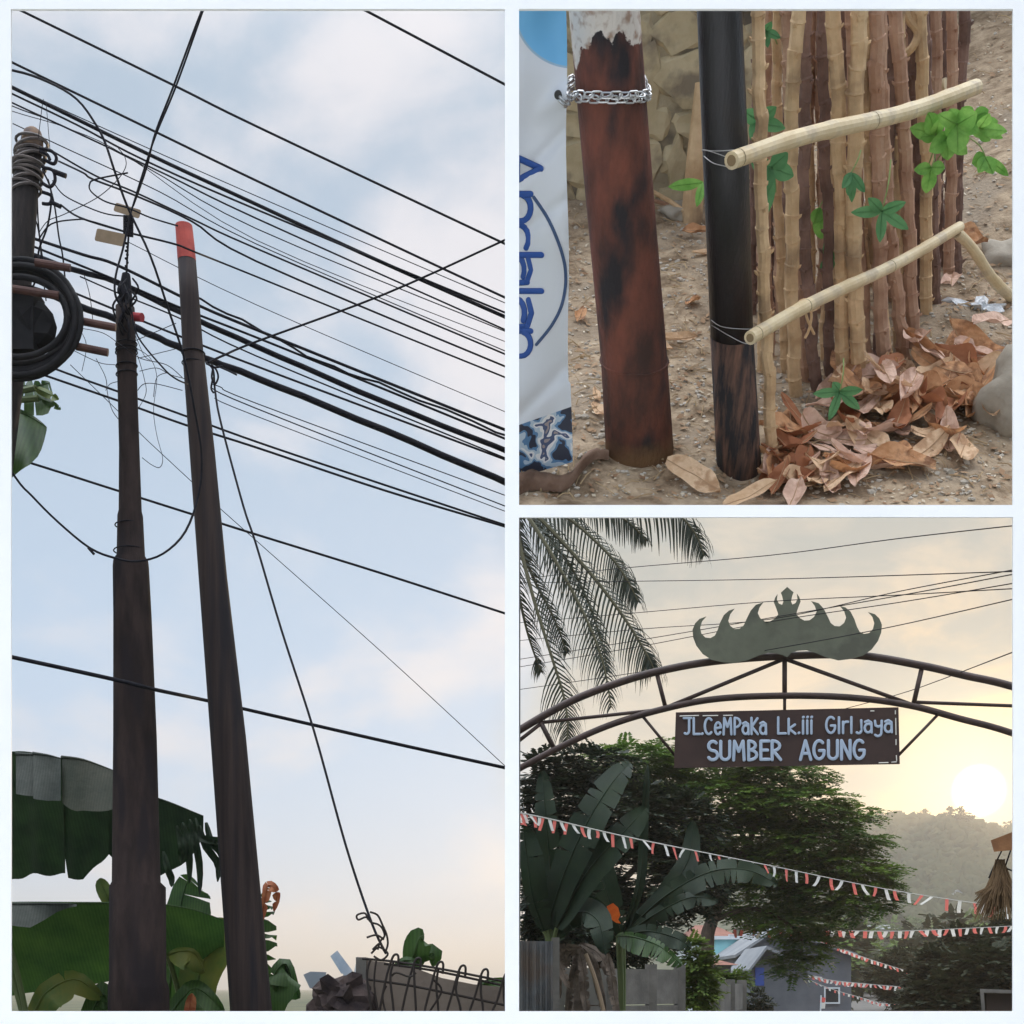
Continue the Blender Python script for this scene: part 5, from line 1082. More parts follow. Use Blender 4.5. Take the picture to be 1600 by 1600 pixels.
# coconut palm
pm = thing('coconut_palm', 'dark coconut palm whose fronds hang in at the upper left of the gate view', 'tree', (0, 20, 0))
m1 = MB(); cz = W(800, 772, 20).z
m1.tube([Vector((0, 20, 0)), Vector((0, 20, cz*.5)), Vector((0, 20, cz))], [.095, .08, .075], 12); mesh('trunk', m1, trunkm, pm, smooth=True)
def frond(pts, ll, mt=palm_m, n=46, seed=1, both=1.0, hang=1.0):
    rgf = random.Random(seed); P = smoothline([W(*p) for p in pts], 12); m2 = MB(); N_ = len(P)
    for i in range(n):
        f = (i + .5)/n; idx = f*(N_-1); a = int(idx); p = P[a].lerp(P[min(a+1, N_-1)], idx-a); t = (P[min(a+1, N_-1)] - P[max(a-1, 0)]).normalized()
        for sd in (-1, 1):
            if sd < 0 and rgf.random() > both: continue
            lat = Vector((0, 1, 0)).cross(t).normalized()*sd
            L2 = ll*(math.sin(PI*min(1, f*.8+.18))**.6)*rgf.uniform(.75, 1.15)
            d0 = (lat*.75 + t*.55 + Vector((0, rgf.uniform(-.5, .5), 0))).normalized(); w = rgf.uniform(.022, .042)
            q = p; prev = None; sdv = t
            if (p + d0*L2*.6).x < .25: continue
            for k in range(5):
                ff = k/4; dirv = (d0*(1-ff*hang*.8) + Vector((0, 0, -1))*ff*hang*1.1).normalized()
                if k: q = q + dirv*L2/4
                ww = w*(1 - ff**2)*.5 + .002; o = len(m2.v); m2.v += [q - sdv*ww, q + sdv*ww]
                if prev is not None: m2.f.append((prev, prev+1, o+1, o))
                prev = o
    fo = mesh('frond', m2, mt, pm); m3 = MB(); m3.tube(P, [.03*(1 - .85*i/N_) + .004 for i in range(N_)], 6); mesh('rachis', m3, mat('rachis', (.07, .065, .035), None), fo)
C0 = (800, 775, 20)
for i, (pts, ll) in enumerate((([C0, (812, 850, 19.6), (835, 940, 19.2), (860, 1020, 19), (880, 1085, 18.9), (887, 1130, 18.8), (885, 1168, 18.8)], .75), ([C0, (830, 815, 19.5), (870, 880, 19.1), (915, 965, 18.8), (942, 1035, 18.6), (955, 1105, 18.5)], .7), ([C0, (845, 812, 19.6), (920, 893, 19.3), (975, 965, 19.1), (1008, 1018, 19), (1022, 1045, 19)], .72),
      ([C0, (880, 805, 19.8), (945, 860, 19.5), (978, 903, 19.4), (997, 940, 19.4)], .6), ([C0, (890, 770, 20), (980, 775, 20), (1050, 798, 20), (1085, 832, 20), (1100, 868, 20)], .62), ([C0, (812, 840, 20), (832, 900, 20.2), (865, 965, 20.3), (886, 1020, 20.4)], .55), ([C0, (803, 880, 20.4), (822, 980, 20.6), (845, 1050, 20.7)], .6), ([C0, (840, 760, 20.6), (920, 780, 21), (980, 815, 21.2), (1010, 845, 21.3)], .5), ([C0, (820, 700, 21), (870, 680, 22), (940, 700, 22.6)], .7), ([C0, (850, 830, 20.6), (900, 900, 21), (935, 985, 21.2), (950, 1050, 21.2)], .55))):
    frond(pts, ll*1.08, seed=i+3, n=52)
for k in range(6):
    m1 = MB(); m1.blob(Vector((.1 + .1*abs(math.cos(k)), 20 + .14*math.sin(k*1.1), cz - .2)), (.1, .1, .12), .1, 2); mesh('coconut', m1, mat('coconut', (.07, .10, .03), (.12, .12, .05), 4, .6), pm, smooth=True)

# leafy crowns -------------------------------------------------------------------
def spray(mb, p, d, L_, w, n, rgx, up=Vector((0, 0, 1)), lf=.5, leafw=.35):
    s_ = d.cross(up)
    s_ = s_.normalized() if s_.length > 1e-4 else Vector((1, 0, 0)); up2 = s_.cross(d)
    for i in range(n):
        f = (i+.5)/n; c = p + d*L_*f - Vector((0, 0, 1))*L_*.18*f*f
        for sd in (-1, 1):
            l_ = w*(1 - .55*f)*rgx.uniform(.8, 1.2); e = c + s_*sd*l_ + d*l_*.5 + up2*rgx.uniform(-.3, .15)*l_; h = d*(L_/n)*leafw + up2*rgx.uniform(-.5, .5)*(L_/n)*leafw
            o = len(mb.v); m_c = (c+e)/2; mb.v += [c, m_c - h, e, m_c + h]; mb.f.append((o, o+1, o+2, o+3))
def crown(mb, blobs, d0, n, L_, w, nl, seed, shell=.55, flat=.35, depth=1.0, leafw=.42):
    rgx = random.Random(seed); tot = sum(b[2]*b[3] for b in blobs)
    for b in blobs:
        k_ = d0/F; c = W(b[0], b[1], d0 + (b[4] if len(b) > 4 else 0)); rx, rz = b[2]*k_, b[3]*k_; ry = rx*depth
        for i in range(max(4, int(n*b[2]*b[3]/tot))):
            while True:
                u = Vector((rgx.uniform(-1, 1), rgx.uniform(-1, 1), rgx.uniform(-1, 1)))
                if shell < u.length < 1: break
            p = c + Vector((u.x*rx, u.y*ry, u.z*rz))
            if p.x < L_*1.15 - .004*d0: continue
            dr = (Vector((u.x, u.y, u.z*.5)) + Vector((rgx.uniform(-.6, .6), rgx.uniform(-.6, .6), rgx.uniform(-.35, .1)))); dr.z *= flat; dr.normalize()
            spray(mb, p, dr, L_*rgx.uniform(.6, 1.2), w, nl, rgx, leafw=leafw)
def tree(name, label, base, blobs, d0, n, L_, w, nl, mt, seed, trunk, limbs, cat='tree', group=None, **kw):
    t = thing(name, label, cat, base, group); m1 = MB()
    for pts, r0, r1 in trunk + limbs:
        P = smoothline([W(*p) if len(p) == 3 and not isinstance(p, Vector) else p for p in pts], 5); m1.tube(P, [r0 + (r1-r0)*i/(len(P)-1) for i in range(len(P))], 8)
    mesh('trunk', m1, trunkm, t, smooth=True); m2 = MB(); crown(m2, blobs, d0, n, L_, w, nl, seed, **kw); mesh('crown', m2, mt, t); return t
dT = 26
FB = [(985, 1188, 70, 22), (1060, 1172, 60, 18, 1), (1130, 1195, 85, 26), (1215, 1215, 80, 26), (1010, 1235, 100, 34, 1), (1120, 1255, 110, 34), (1240, 1262, 85, 30, -.5), (1300, 1275, 62, 18, -.5), (1160, 1310, 110, 32, .5), (1275, 1318, 80, 26, -.6), (1345, 1312, 40, 10, -1), (1085, 1330, 90, 36, 1.5), (1225, 1360, 95, 28), (1320, 1352, 45, 20, -1), (1365, 1372, 26, 18, -1.2), (1290, 1395, 55, 20, -.6), (1180, 1405, 80, 26, .6), (1345, 1408, 34, 22, -1), (1245, 1440, 56, 24, -.2), (1262, 1476, 32, 22, -.3), (1380, 1402, 12, 24, -1.2), (1236, 1506, 22, 20, -.3), (1372, 1362, 30, 8, -1.2)]
root = GB(1104, dT)
tree('feathery_tree', 'large feathery green tree spreading behind the name board', root, FB, dT, 7000, .42, .13, 9, treem, 4,
     [([root, W(1104, 1490, dT), W(1112, 1440, dT), W(1140, 1375, dT), W(1170, 1320, dT)], .16, .07)],
     [([(1140, 1375, dT), (1210, 1340, dT-.4), (1290, 1290, dT-.5), (1345, 1308, dT-1)], .06, .015), ([(1125, 1400, dT), (1090, 1320, dT+.8), (1040, 1240, dT+1), (990, 1190, dT)], .06, .015), ([(1170, 1320, dT), (1190, 1260, dT), (1215, 1210, dT)], .06, .015), ([(1150, 1360, dT), (1230, 1390, dT-.3), (1300, 1400, dT-.6), (1350, 1420, dT-1)], .05, .012), ([(1112, 1440, dT), (1180, 1420, dT), (1250, 1460, dT-.3), (1245, 1510, dT-.3)], .05, .012), ([(1170, 1320, dT), (1130, 1250, dT), (1130, 1200, dT)], .05, .015)], flat=.3, leafw=.55)
dD = 21
root = GB(930, dD)
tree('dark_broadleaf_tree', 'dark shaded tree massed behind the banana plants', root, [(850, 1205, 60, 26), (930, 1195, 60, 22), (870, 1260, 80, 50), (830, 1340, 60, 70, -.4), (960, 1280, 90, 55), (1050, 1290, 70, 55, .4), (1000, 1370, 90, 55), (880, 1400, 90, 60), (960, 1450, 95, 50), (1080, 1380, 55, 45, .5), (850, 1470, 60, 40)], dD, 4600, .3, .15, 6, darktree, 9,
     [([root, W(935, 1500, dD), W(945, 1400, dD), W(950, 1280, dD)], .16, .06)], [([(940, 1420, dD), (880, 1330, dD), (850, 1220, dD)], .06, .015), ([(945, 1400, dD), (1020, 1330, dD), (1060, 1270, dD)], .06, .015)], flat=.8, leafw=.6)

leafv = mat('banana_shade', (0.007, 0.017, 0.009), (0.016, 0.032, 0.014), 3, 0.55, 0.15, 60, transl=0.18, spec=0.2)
# banana clump in front ----------------------------------------------------------
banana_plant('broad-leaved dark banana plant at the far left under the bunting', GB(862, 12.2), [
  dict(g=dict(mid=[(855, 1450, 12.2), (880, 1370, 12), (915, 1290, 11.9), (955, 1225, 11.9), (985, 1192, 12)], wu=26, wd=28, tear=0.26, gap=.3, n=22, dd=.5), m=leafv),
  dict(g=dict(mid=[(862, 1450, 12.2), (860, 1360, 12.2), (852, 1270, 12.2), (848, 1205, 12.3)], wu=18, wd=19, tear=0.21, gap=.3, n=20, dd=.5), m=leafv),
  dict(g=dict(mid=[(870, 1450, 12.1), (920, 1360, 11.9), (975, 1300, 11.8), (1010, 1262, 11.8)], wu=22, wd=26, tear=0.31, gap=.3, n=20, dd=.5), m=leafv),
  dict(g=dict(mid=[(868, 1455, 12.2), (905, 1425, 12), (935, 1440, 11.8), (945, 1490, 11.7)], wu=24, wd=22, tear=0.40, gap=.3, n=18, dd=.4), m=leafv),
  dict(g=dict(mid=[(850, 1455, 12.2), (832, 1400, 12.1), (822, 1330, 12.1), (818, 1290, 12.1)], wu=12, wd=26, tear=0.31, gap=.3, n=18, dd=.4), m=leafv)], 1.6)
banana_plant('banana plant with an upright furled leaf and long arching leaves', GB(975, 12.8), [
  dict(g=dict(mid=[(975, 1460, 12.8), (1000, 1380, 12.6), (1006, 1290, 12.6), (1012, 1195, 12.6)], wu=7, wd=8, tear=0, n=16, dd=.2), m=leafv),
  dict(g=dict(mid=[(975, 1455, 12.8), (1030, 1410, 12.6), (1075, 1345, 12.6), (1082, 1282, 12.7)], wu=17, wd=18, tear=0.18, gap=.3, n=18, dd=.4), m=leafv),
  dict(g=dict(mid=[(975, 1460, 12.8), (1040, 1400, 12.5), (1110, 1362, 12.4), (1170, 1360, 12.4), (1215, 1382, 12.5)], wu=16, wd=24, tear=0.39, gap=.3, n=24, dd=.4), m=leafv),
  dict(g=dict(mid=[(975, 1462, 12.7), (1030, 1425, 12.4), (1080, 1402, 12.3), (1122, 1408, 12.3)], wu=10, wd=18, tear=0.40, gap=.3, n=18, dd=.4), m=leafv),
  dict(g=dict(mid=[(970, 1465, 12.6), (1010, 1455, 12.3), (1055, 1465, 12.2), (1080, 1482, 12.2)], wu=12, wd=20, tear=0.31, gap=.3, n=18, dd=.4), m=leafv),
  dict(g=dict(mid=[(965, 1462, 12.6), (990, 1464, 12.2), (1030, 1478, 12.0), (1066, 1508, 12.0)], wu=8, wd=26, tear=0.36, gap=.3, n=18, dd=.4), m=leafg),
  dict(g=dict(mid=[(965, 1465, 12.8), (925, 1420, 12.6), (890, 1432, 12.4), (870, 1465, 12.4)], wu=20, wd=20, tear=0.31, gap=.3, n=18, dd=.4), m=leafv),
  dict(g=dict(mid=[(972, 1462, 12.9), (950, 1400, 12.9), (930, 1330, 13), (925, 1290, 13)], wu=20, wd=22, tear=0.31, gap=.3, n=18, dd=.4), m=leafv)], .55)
m1 = MB(); 
m1.prism([(948, 1416), (958, 1411), (966, 1418), (969, 1430), (966, 1437), (970, 1443), (963, 1442), (957, 1438), (950, 1430)], 0, .01, lambda x, y, d: W(x, y, 12.15 + d + .004*(x-958)*.5))
mesh('orange_cloth', m1, orangem, None, 'small bright orange scrap caught among the banana leaves', 'scrap')
dl = thing('dead_banana_leaves', 'bunch of shrivelled brown banana leaves hanging over the concrete wall', 'plant', GB(905, 12.6))
m1 = MB(); m1.tube([GB(905, 12.6), W(905, 1480, 12.6)], [.09, .06], 8); mesh('stalk', m1, deadm, dl)
for i, pts in enumerate(([(905, 1478), (885, 1500), (868, 1540), (866, 1580)], [(905, 1480), (900, 1510), (892, 1550), (885, 1600)], [(905, 1475), (925, 1500), (938, 1550), (946, 1600)], [(908, 1475), (935, 1490), (955, 1530), (962, 1580)], [(900, 1480), (880, 1490), (872, 1510), (875, 1560)], [(950, 1490), (955, 1520), (960, 1560), (968, 1600)], [(905, 1478), (912, 1520), (915, 1560), (922, 1600)], [(905, 1480), (870, 1485), (880, 1520), (890, 1545)])):
    mesh('leaf', leaf_mesh([(x, y, 12.3 - .05*i) for x, y in pts], 7, 8, tear=.3, gap=.4, n=16, dd=.8, rib=.006), deadm, dl)
m1 = MB(); m1.tube(smoothline([W(x, y, 12.0) for x, y in ((915, 1490), (930, 1530), (942, 1575), (950, 1620))], 5), .018, 6); mesh('midrib', m1, mat('pale_rib', (.30, .22, .15), None), dl)

# fences and walls ---------------------------------------------------------------
zs = thing('zinc_fence', 'corrugated grey zinc sheet fence at the lower left of the street', 'fence', GB(838, 11))
for i in range(2):
    m1 = MB(); x0, x1 = (802, 837) if i == 0 else (832, 866); n_ = 24
    for k in range(n_+1):
        f = k/n_; x = x0 + (x1-x0)*f; off = .012*math.cos(f*PI*8); t_ = 1470 + (x-802)*.012
        m1.v += [W(x, t_, 11 - .03*i + off), Vector((W(x, 0, 11).x, 11 - .03*i + off, 0))]
    for k in range(n_): m1.f.append((2*k, 2*k+2, 2*k+3, 2*k+1))
    mesh('sheet', m1, zincm, zs, smooth=True)
m1 = MB(); m1.box(W(802, 1500, 11.02), W(866, 1494, 11.06)); mesh('rail', m1, trunkm, zs)
m1 = MB(); p = GB(868, 11); m1.box(p + Vector((-.03, -.03, 0)), p + Vector((.03, .03, 2.0))); mesh('post', m1, concm, zs)
def panel_wall(px0, px1, d0, d1, top, rows, label, post_px, hgt=.36):
    a, b = GB(px0, d0), GB(px1, d1); t = thing('panel_wall', label, 'wall', (a+b)/2); n = max(1, len(post_px)-1)
    dirv = (b-a).normalized(); nn = Vector((-dirv.y, dirv.x, 0))
    zt = EYE + (HZ-top)/F*d0
    for i in range(n):
        f0, f1 = (post_px[i]-px0)/(px1-px0), (post_px[i+1]-px0)/(px1-px0)
        for r_ in range(rows):
            m1 = MB(); q0, q1 = a.lerp(b, f0) + dirv*.05, a.lerp(b, f1) - dirv*.05; z1 = zt - r_*hgt; z0 = max(z1 - hgt + .012, 0); 
            vs = [q0 + nn*.02, q1 + nn*.02, q1 - nn*.02, q0 - nn*.02]; m1.add([Vector((v.x, v.y, z0)) for v in vs] + [Vector((v.x, v.y, z1)) for v in vs], [(3,2,1,0),(4,5,6,7),(0,1,5,4),(1,2,6,5),(2,3,7,6),(3,0,4,7)]); mesh('slab', m1, concm, t)
    for p_ in post_px:
        q = a.lerp(b, (p_-px0)/(px1-px0)); m1 = MB(); m1.box((q.x-.055, q.y-.055, 0), (q.x+.055, q.y+.055, zt + .05)); mesh('post', m1, concm, t)
panel_wall(872, 1078, 13.0, 14.6, 1512, 5, 'grey precast concrete panel wall below the banana plants', [872, 945, 1012, 1060])
panel_wall(1112, 1165, 15.5, 18.5, 1536, 5, 'short run of pale concrete fence panels between thin posts', [1116, 1138, 1158], .34)
def shrub(label, px, py_top, d, blobs, n, mt, seed, L_=.16, w=.07, group=None, name='shrub', nl=5):
    r_ = GB(px, d); r_.z = ground_z(r_.x, d); t = thing(name, label, 'shrub', r_, group); m1 = MB()
    for k in range(4): q = W(blobs[k % len(blobs)][0], blobs[k % len(blobs)][1], d); m1.tube([r_ + Vector((.04*k-.08, 0, 0)), (r_+q)/2, q], [.03, .02, .008], 6)
    mesh('stems', m1, trunkm, t); m2 = MB(); crown(m2, blobs, d, n, L_, w, nl, seed, shell=.2, flat=1.0, leafw=.8); mesh('foliage', m2, mt, t); return t
shrub('lime green leafy shrub at the end of the concrete wall', 1092, 1470, 14.9, [(1088, 1500, 16, 28), (1096, 1525, 20, 24), (1082, 1545, 18, 26), (1100, 1555, 16, 22), (1084, 1478, 6, 14)], 420, limem, 2)
shrub('dark undergrowth behind the zinc fence', 838, 1430, 16, [(836, 1440, 16, 34), (860, 1455, 26, 30), (838, 1395, 14, 30), (890, 1460, 30, 26), (850, 1350, 20, 40)], 900, darktree, 12)
shrub('low green shrub behind the short fence panels', 1140, 1520, 19.5, [(1125, 1532, 18, 10), (1150, 1528, 16, 9), (1138, 1540, 20, 10)], 260, limem, 5)
shrub('small dark shrub at the corner of the grey house', 1180, 1560, 30, [(1180, 1565, 18, 18), (1195, 1572, 14, 12)], 260, bushm, 6)

# houses -------------------------------------------------------------------------
def house(label, px0, px1, top, d, ridge_px, roofm, wallm, wins=(), rooftop=None, depth=5.0, name='house', gable=True, eave=8, door=None, rot=0):
    a, b = W(px0, top, d), W(px1, top, d); z0 = min(ground_z(a.x, d), ground_z(b.x, d)) - .3; t = thing(name, label, 'house', ((a.x+b.x)/2, d, z0)); zt = a.z; k = d/F
    m1 = MB(); m1.box((a.x, d, z0), (b.x, d+depth, zt)); 
    rz = EYE + (HZ-rooftop)/F*d; mx = (a.x+b.x)/2 if ridge_px is None else W(ridge_px, 0, d).x; ex = eave*k
    if gable: o = len(m1.v); m1.v += [Vector((a.x, d, zt)), Vector((b.x, d, zt)), Vector((mx, d, rz-.12)), Vector((a.x, d+depth, zt)), Vector((b.x, d+depth, zt)), Vector((mx, d+depth, rz-.12))]; m1.f += [(o, o+1, o+2), (o+5, o+4, o+3)]
    mesh('wall', m1, wallm, t)
    if gable:
        for s_, e in ((-1, a.x - ex), (1, b.x + ex)):
            m2 = MB(); zl = zt - ex*(rz-zt)/max(abs(mx-(a.x if s_ < 0 else b.x)), .1); y0, y1 = d-.35, d+depth+.35
            m2.add([(mx, y0, rz), (e, y0, zl), (e, y1, zl), (mx, y1, rz), (mx, y0, rz-.1), (e, y0, zl-.1), (e, y1, zl-.1), (mx, y1, rz-.1)], [(0,1,2,3),(7,6,5,4),(0,4,5,1),(1,5,6,2),(2,6,7,3),(3,7,4,0)]); mesh('roof_slope', m2, roofm, t)
    else:
        m2 = MB(); y0, y1 = d-.5, d+depth+.4; m2.add([(a.x-ex, y0, zt), (b.x+ex, y0, zt), (b.x+ex, y1, zt), (a.x-ex, y1, zt), (a.x+ex*2, d+depth*.5, rz), (b.x-ex*2, d+depth*.5, rz)], [(3,2,1,0),(0,1,5,4),(1,2,5),(2,3,4,5),(3,0,4)]); mesh('roof', m2, roofm, t)
    for (x0, y0, x1, y1) in wins:
        m3 = MB(); p, q = W(x0, y1, d-.04), W(x1, y0, d-.04); m3.box((p.x, d-.03, p.z), (q.x, d+.02, q.z)); w_ = mesh('window', m3, glassd, t)
        m4 = MB(); f_ = .05
        m4.box((p.x-f_, d-.05, p.z-f_), (q.x+f_, d-.005, p.z)); m4.box((p.x-f_, d-.05, q.z), (q.x+f_, d-.005, q.z+f_)); m4.box((p.x-f_, d-.05, p.z), (p.x, d-.005, q.z)); m4.box((q.x, d-.05, p.z), (q.x+f_, d-.005, q.z)); mesh('frame', m4, housew, w_)
    if door:
        m3 = MB(); p, q = W(door[0], door[3], d-.05), W(door[2], door[1], d-.05); m3.box((p.x, d-.06, max(p.z, z0)), (q.x, d+.01, q.z)); mesh('door', m3, door[4], t)
    return t
hg = house('grey house with a pale gable roof edge beyond the fence', 1152, 1330, 1488, 44, 1212, roofz, houseg, [(1160, 1490, 1168, 1512), (1290, 1545, 1310, 1566)], 1448, 6, eave=6)
lean = house('low grey lean-to with a blue panel in front of the grey house', 1172, 1262, 1508, 40, 1195, roofz, houseg, [], 1478, 3, eave=5, door=(1180, 1512, 1194, 1540, bluep))
house('white and turquoise house with a red-brown roof left of the grey house', 1086, 1150, 1466, 52, None, roofr, housew, [(1140, 1462, 1150, 1478)], 1440, 6, gable=False)
m1 = MB(); a, b = W(1118, 1515, 49), W(1152, 1468, 49); m1.box((a.x, 49, ground_z(a.x, 49)), (b.x, 50.5, b.z)); t = thing('annexe', 'turquoise annexe wall beside the white house', 'house', (a.x, 49, 0)); mesh('wall', m1, houset, t)
m2 = MB(); m2.box((a.x-.1, 48.9, b.z), (b.x+.1, 50.6, b.z+.12)); mesh('parapet', m2, housew, t)
house('small shed with a dark red roof behind the lime shrub', 1112, 1142, 1508, 36, None, roofr, houseg, [], 1496, 3, gable=False, name='shed')
def settle(x0, x1, tp, d):
    best = (9e9, d)
    for dd in range(70, 560, 3):
        x = ((x0+x1)/2-800)/F*dd; e = abs(EYE + (HZ - tp - (x1-x0)*.42)/F*dd - ground_z(x, dd))*F/dd
        if e < best[0]: best = (e, dd)
    return best[1]
for i, (x0, x1, tp, rt, d, rm, wm, lb) in enumerate(((1265, 1298, 1412, 1402, 210, roofz, housew, 'white-roofed house half hidden behind the feathery tree'), (1424, 1440, 1378, 1371, 390, roofz, housew, 'tiny pale house high on the hillside'), (1480, 1514, 1402, 1390, 300, roofz, housew, 'blue-white roofed house at the hill foot'), (1358, 1402, 1452, 1444, 160, roofz, houseg, 'grey flat house above the middle bunting'), (1362, 1404, 1490, 1481, 115, roofz, housew, 'pale green-white low building behind the middle bunting'), (1288, 1306, 1508, 1502, 120, roofz, housew, 'small white roof beside the road'), (1330, 1346, 1416, 1409, 250, roofz, housew, 'small pale house among trees left of the hill foot'), (1400, 1420, 1424, 1418, 260, roofz, houseg, 'small grey house among the trees below the hill'), (1308, 1330, 1446, 1436, 170, roofr, housew, 'red-roofed cottage beside the feathery tree'), (1440, 1470, 1440, 1432, 200, roofz, housew, 'pale roofed house behind the dark bushes'))):
    d = settle(x0, x1, tp, d)
    house(lb, x0, x1, tp, d, None, rm, wm, [(x0 + (x1-x0)*.25, tp + 3, x0 + (x1-x0)*.42, tp + 3 + (x1-x0)*.14), (x0 + (x1-x0)*.6, tp + 3, x0 + (x1-x0)*.76, tp + 3 + (x1-x0)*.14)], rt, (x1-x0)/F*d*.7, eave=2, gable=(i % 2 == 0))
# little white poles and a flag in front of the grey house
fpo = thing('flag_pole', 'red and white flag on a short pole by the grey house', 'flag', GB(1282, 38))
m1 = MB(); m1.tube([GB(1280, 38), W(1283, 1555, 38)], .02, 6); mesh('pole', m1, housew, fpo)
for (ya, yb, mt) in ((1558, 1566, flagr), (1566, 1576, flagw)):
    m1 = MB(); m1.prism([(1282, ya), (1290, ya+1), (1289, yb), (1281, yb)], 0, .01, lambda x, y, d: W(x, y, 38+d)); mesh('cloth', m1, mt, fpo)

# bunting ------------------------------------------------------------------------
def bunting(label, pts, n, w, h, seed, calm=.35):
    P = smoothline([W(*p) for p in pts], 10); rgb = random.Random(seed); t = thing('bunting', label, 'bunting', P[0], 'red and white bunting strings'); m1 = MB(); m1.tube(P, .004 + .00008*pts[0][2], 5); mesh('string', m1, stringm, t)
    for i in range(n):
        f = (i + .35 + rgb.uniform(-.12, .2))/n; idx = f*(len(P)-1); a = int(idx); p = P[a].lerp(P[min(a+1, len(P)-1)], idx-a); q = P[min(a+1, len(P)-1)]; tg_ = (q-P[a]).normalized()
        dpx = p.y/F; ww, hh = w*dpx, h*dpx*rgb.uniform(.85, 1.1); m2 = MB(); sw_ = rgb.gauss(0, calm); tw2 = rgb.uniform(-.7, .7); curl = rgb.gauss(0, calm*1.2)
        for r_ in range(5):
            g_ = r_/4; off = Vector((math.sin(sw_)*hh*g_ + curl*hh*.35*g_*g_, rgb.uniform(-.1, .1)*hh*g_, -math.cos(sw_)*hh*g_*(1-.25*abs(curl)*g_)))
            ax = (tg_*math.cos(tw2*g_) + Vector((0, 1, 0))*math.sin(tw2*g_))
            for c_ in (-.5, .5): m2.v.append(p + off + ax*ww*c_*(1 - .1*g_) + Vector((0, .0, 0)))
        for r_ in range(4): m2.f.append((2*r_, 2*r_+1, 2*r_+3, 2*r_+2))
        mesh('flag', m2, flagr if i % 2 == 0 else flagw, t)
bunting('nearest bunting string, sloping across the banana plants and tree', [(800, 1268, 9.05), (860, 1280, 9.6), (1000, 1312, 11), (1200, 1352, 14), (1400, 1392, 17), (1600, 1422, 20)], 58, 12.5, 20, 1)
bunting('level bunting string in front of the dark bushes', [(1145, 1452, 26), (1230, 1455, 27), (1300, 1454, 28), (1400, 1455, 28.5), (1500, 1451, 29), (1600, 1446, 30)], 48, 7.5, 12.5, 2, .3)
bunting('bunting string falling to the right below the level string', [(1280, 1466, 36), (1310, 1480, 36), (1345, 1494, 36), (1400, 1512, 36), (1470, 1532, 36)], 40, 4, 6, 3)
bunting('small bunting string over the road with dense flags', [(1226, 1513, 42), (1290, 1530, 42), (1350, 1537, 42), (1432, 1544, 42)], 44, 4, 7, 4)
bunting('lowest bunting string sagging over the road', [(1228, 1514, 41), (1290, 1542, 41), (1350, 1560, 41), (1380, 1568, 41), (1430, 1566, 41)], 34, 3.2, 4.5, 5)
bunting('short bunting string between grey house and road', [(1228, 1512, 43.5), (1255, 1522, 43.5), (1285, 1527, 43.5)], 14, 3.5, 5, 6)

# dark bushes and trees on the right ---------------------------------------------
def bush_tree(label, px, d, blobs, n, seed, mt=bushm, L_=.4, w=.2, group='dark trees along the street'):
    r_ = GB(px, d); r_.z = ground_z(r_.x, d); tp = W(blobs[0][0], blobs[0][1], d)
    tree('bushy_tree', label, r_, blobs, d, n, L_, w, 5, mt, seed, [([r_, (r_+tp)/2 + Vector((.1, 0, 0)), tp], .14, .04)], [([(r_+tp)/2, W(b[0], b[1], d)], .06, .015) for b in blobs[1:4]], group=group, shell=.45, flat=.9, leafw=.75)
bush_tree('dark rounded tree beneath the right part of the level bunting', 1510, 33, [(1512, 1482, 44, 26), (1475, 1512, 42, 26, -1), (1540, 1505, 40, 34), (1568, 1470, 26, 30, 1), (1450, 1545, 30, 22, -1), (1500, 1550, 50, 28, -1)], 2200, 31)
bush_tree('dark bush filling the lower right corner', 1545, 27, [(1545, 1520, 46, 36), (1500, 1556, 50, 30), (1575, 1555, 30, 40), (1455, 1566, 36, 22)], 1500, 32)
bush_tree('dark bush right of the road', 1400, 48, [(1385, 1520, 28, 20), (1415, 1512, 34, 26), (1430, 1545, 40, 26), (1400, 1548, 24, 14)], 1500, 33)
bush_tree('small green bush beside the road below the feathery tree', 1305, 62, [(1302, 1500, 12, 12), (1312, 1508, 10, 9)], 300, 34, treem)
rgv = random.Random(77)
LBV = ['hazy green tree among the village roofs', 'olive hazy tree among the village roofs']
for k in range(62):
    d = rgv.uniform(70, 400); px = rgv.uniform(1250, 1600) if d > 120 else rgv.choice((rgv.uniform(1240, 1310), rgv.uniform(1400, 1600))); gx = (px-800)/F*d; gz = ground_z(gx, d); hgt = rgv.uniform(3.2, 6.5); rp_ = F/d
    by = HZ - (gz-EYE)*rp_; cy = by - hgt*.62*rp_; rr = hgt*.42*rp_
    mtv = (bushm, treem)[k % 2]; r_ = Vector((gx, d, gz)); 
    tree('village_tree', LBV[k % 2], r_, [(px, cy, rr*rgv.uniform(.9, 1.3), rr), (px + rr*.7, cy + rr*.4, rr*.7, rr*.6), (px - rr*.7, cy + rr*.3, rr*.7, rr*.6)], d, 260, hgt*.22, hgt*.12, 4, mtv, k, [([r_, r_ + Vector((0, 0, hgt*.6))], .14, .06)], [], group=('hazy trees in the village' if k % 2 == 0 else 'olive trees in the village'), shell=.3, flat=.9, leafw=.9)

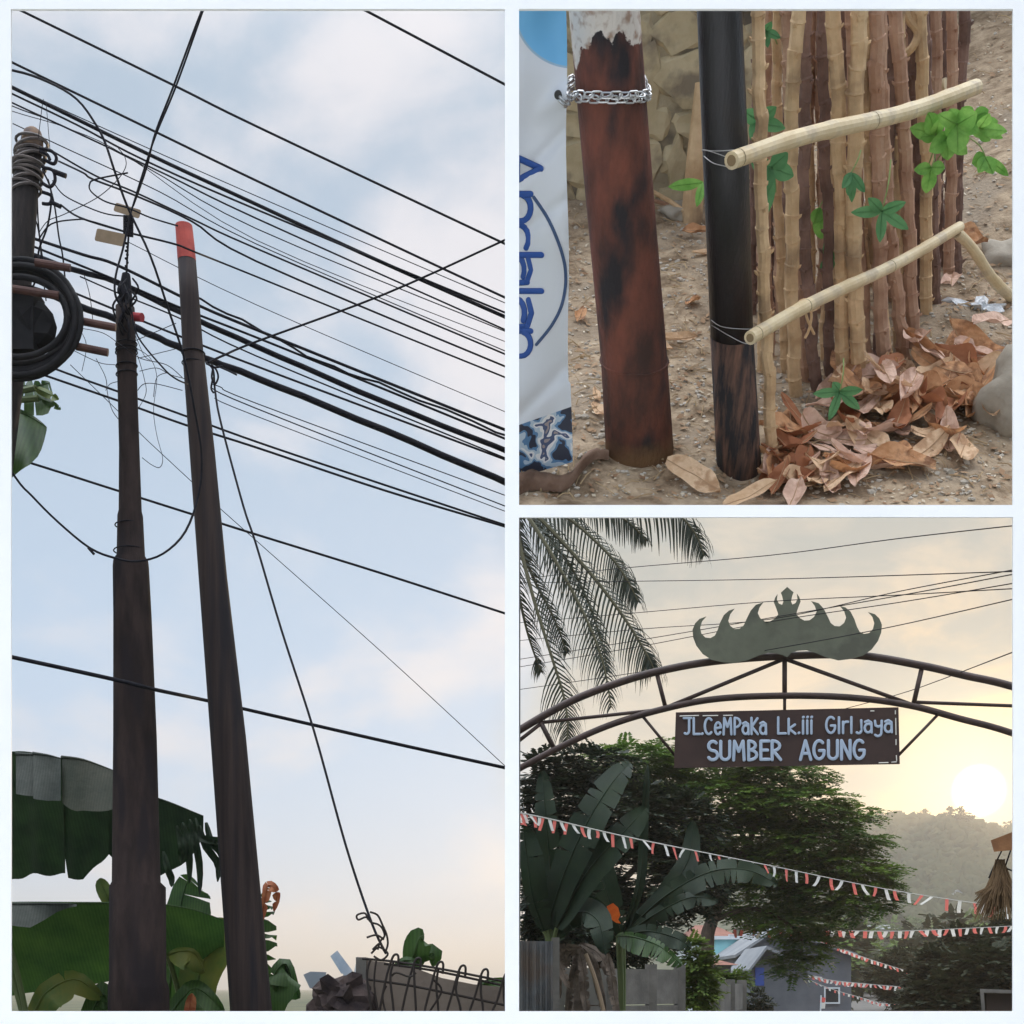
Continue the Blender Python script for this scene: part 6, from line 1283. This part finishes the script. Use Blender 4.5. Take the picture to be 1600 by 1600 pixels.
# roof corner with hanging brush at the right edge ---------------------------------
rc_ = thing('roof_corner', 'orange-brown roof beam end jutting in at the right edge', 'roof', GB(1720, 11))
m1 = MB(); m1.prism([(1548, 1313), (1582, 1300), (1740, 1240), (1740, 1268), (1585, 1328), (1553, 1331)], 0, .25, lambda x, y, d: W(x, y, 11 + d)); mesh('beam', m1, mat('roof_timber', (.20, .09, .04), (.30, .14, .06), 8, .8, .4), rc_)
m1 = MB(); p = GB(1720, 11.1); m1.box(p + Vector((-.08, -.08, 0)), p + Vector((.08, .08, 3.0))); mesh('post', m1, trunkm, rc_)
hb = thing('hanging_brush', 'brown bushy dried bundle hanging from the roof beam', 'bundle', W(1562, 1430, 11.1)); rgh = random.Random(4)
for a in ([(1566, 1328), (1552, 1356), (1545, 1372)], [(1580, 1326), (1572, 1350), (1568, 1362)], [(1560, 1352), (1590, 1364)]):
    m1 = MB(); m1.tube([W(x, y, 11.1) for x, y in a], .006, 5); mesh('cord', m1, black, hb)
m1 = MB()
for k in range(420):
    f = rgh.random(); x0 = 1562 + rgh.uniform(-6, 8); x1 = 1562 + rgh.uniform(-40, 34); y1 = rgh.uniform(1395, 1440); d = 11.1 + rgh.uniform(-.15, .15)
    m1.tube([W(x0, 1342 + rgh.uniform(0, 20), 11.1), W((x0+x1)/2 + 2, 1385, (d+11.1)/2), W(x1, y1, d)], [.004, .004, .002], 4)
mesh('straw', m1, mat('straw_brown', (.10, .06, .03), (.19, .12, .06), 3, .9), hb)
cf = thing('concrete_frame', 'grey concrete opening frame at the lower right edge', 'frame', GB(1560, 14))
m1 = MB(); m1.prism([(1531, 1545), (1620, 1548), (1620, 1553), (1537, 1551), (1545, 1640), (1539, 1640)], 0, .15, lambda x, y, d: W(x, y, 14 + d)); mesh('surround', m1, concm, cf)
m1 = MB(); a, b = GB(1541, 14.1), GB(1620, 14.1); m1.box((a.x, 14.1, 0), (b.x, 14.2, W(0, 1552, 14.1).z)); mesh('panel', m1, mat('dark_brown_panel', (.05, .035, .028), None), cf)
m1 = MB(); m1.box((a.x - .02, 14.02, 0), (a.x + .06, 14.14, W(0, 1600, 14).z)); mesh('jamb', m1, concm, cf)

# wooded hill ---------------------------------------------------------------------
rgf = random.Random(15); fm = MB()
for k in range(3000):
    y = rgf.uniform(395, 615); x = rgf.uniform(.17, .40)*y; z = ground_z(x, y); r = rgf.uniform(1.8, 3.8)
    fm.blob((x, y, z + r*.4), (r, r, r*rgf.uniform(.8, 1.2)), .55, 2, rgf)
mesh('hill_forest', fm, hillm, None, 'hazy forest covering the far hillside', 'forest', kind='stuff', smooth=True)
for k in range(46):
    px = 1255 + k*7.6 + rgf.uniform(-3, 3); d = 610 + rgf.uniform(-6, 8); x = (px-800)/F*d; z = ground_z(x, d); hgt = rgf.uniform(4.5, 8.5) if k not in (31, 32) else 13; r_ = Vector((x, d, z - .5)); sc_ = F/d; by = HZ - (z-EYE)*sc_; cy = by - hgt*.7*sc_; rr = hgt*.33*sc_
    tree('ridge_tree', 'small hazy tree on the hill ridge, %s along it from the left' % ORD[k+1], r_, [(px, cy, rr*1.1, rr), (px + rr*.7, cy + rr*.5, rr*.8, rr*.6), (px - rr*.7, cy + rr*.4, rr*.8, rr*.6)], d, 170, hgt*.2, hgt*.13, 3, bushm, 100+k, [([r_, r_ + Vector((0, 0, hgt*.7))], .25, .1)], [], group='trees along the hill ridge', shell=.2, flat=.9, leafw=.9)

# the evening air
hz = MB(); hz.box((-4200, -100, -1.6), (4200, 4200, 92))
hm = bpy.data.materials.new('evening_haze'); hm.use_nodes = True; ht = hm.node_tree
for n_ in list(ht.nodes): ht.nodes.remove(n_)
pv = ht.nodes.new('ShaderNodeVolumePrincipled'); pv.inputs['Color'].default_value = (.95, .90, .83, 1); pv.inputs['Density'].default_value = 0.0008; pv.inputs['Anisotropy'].default_value = 0.55
mo = ht.nodes.new('ShaderNodeOutputMaterial'); ht.links.new(pv.outputs[0], mo.inputs['Volume'])
mesh('haze', hz, hm, None, 'pale evening haze filling the valley', 'haze', kind='stuff')
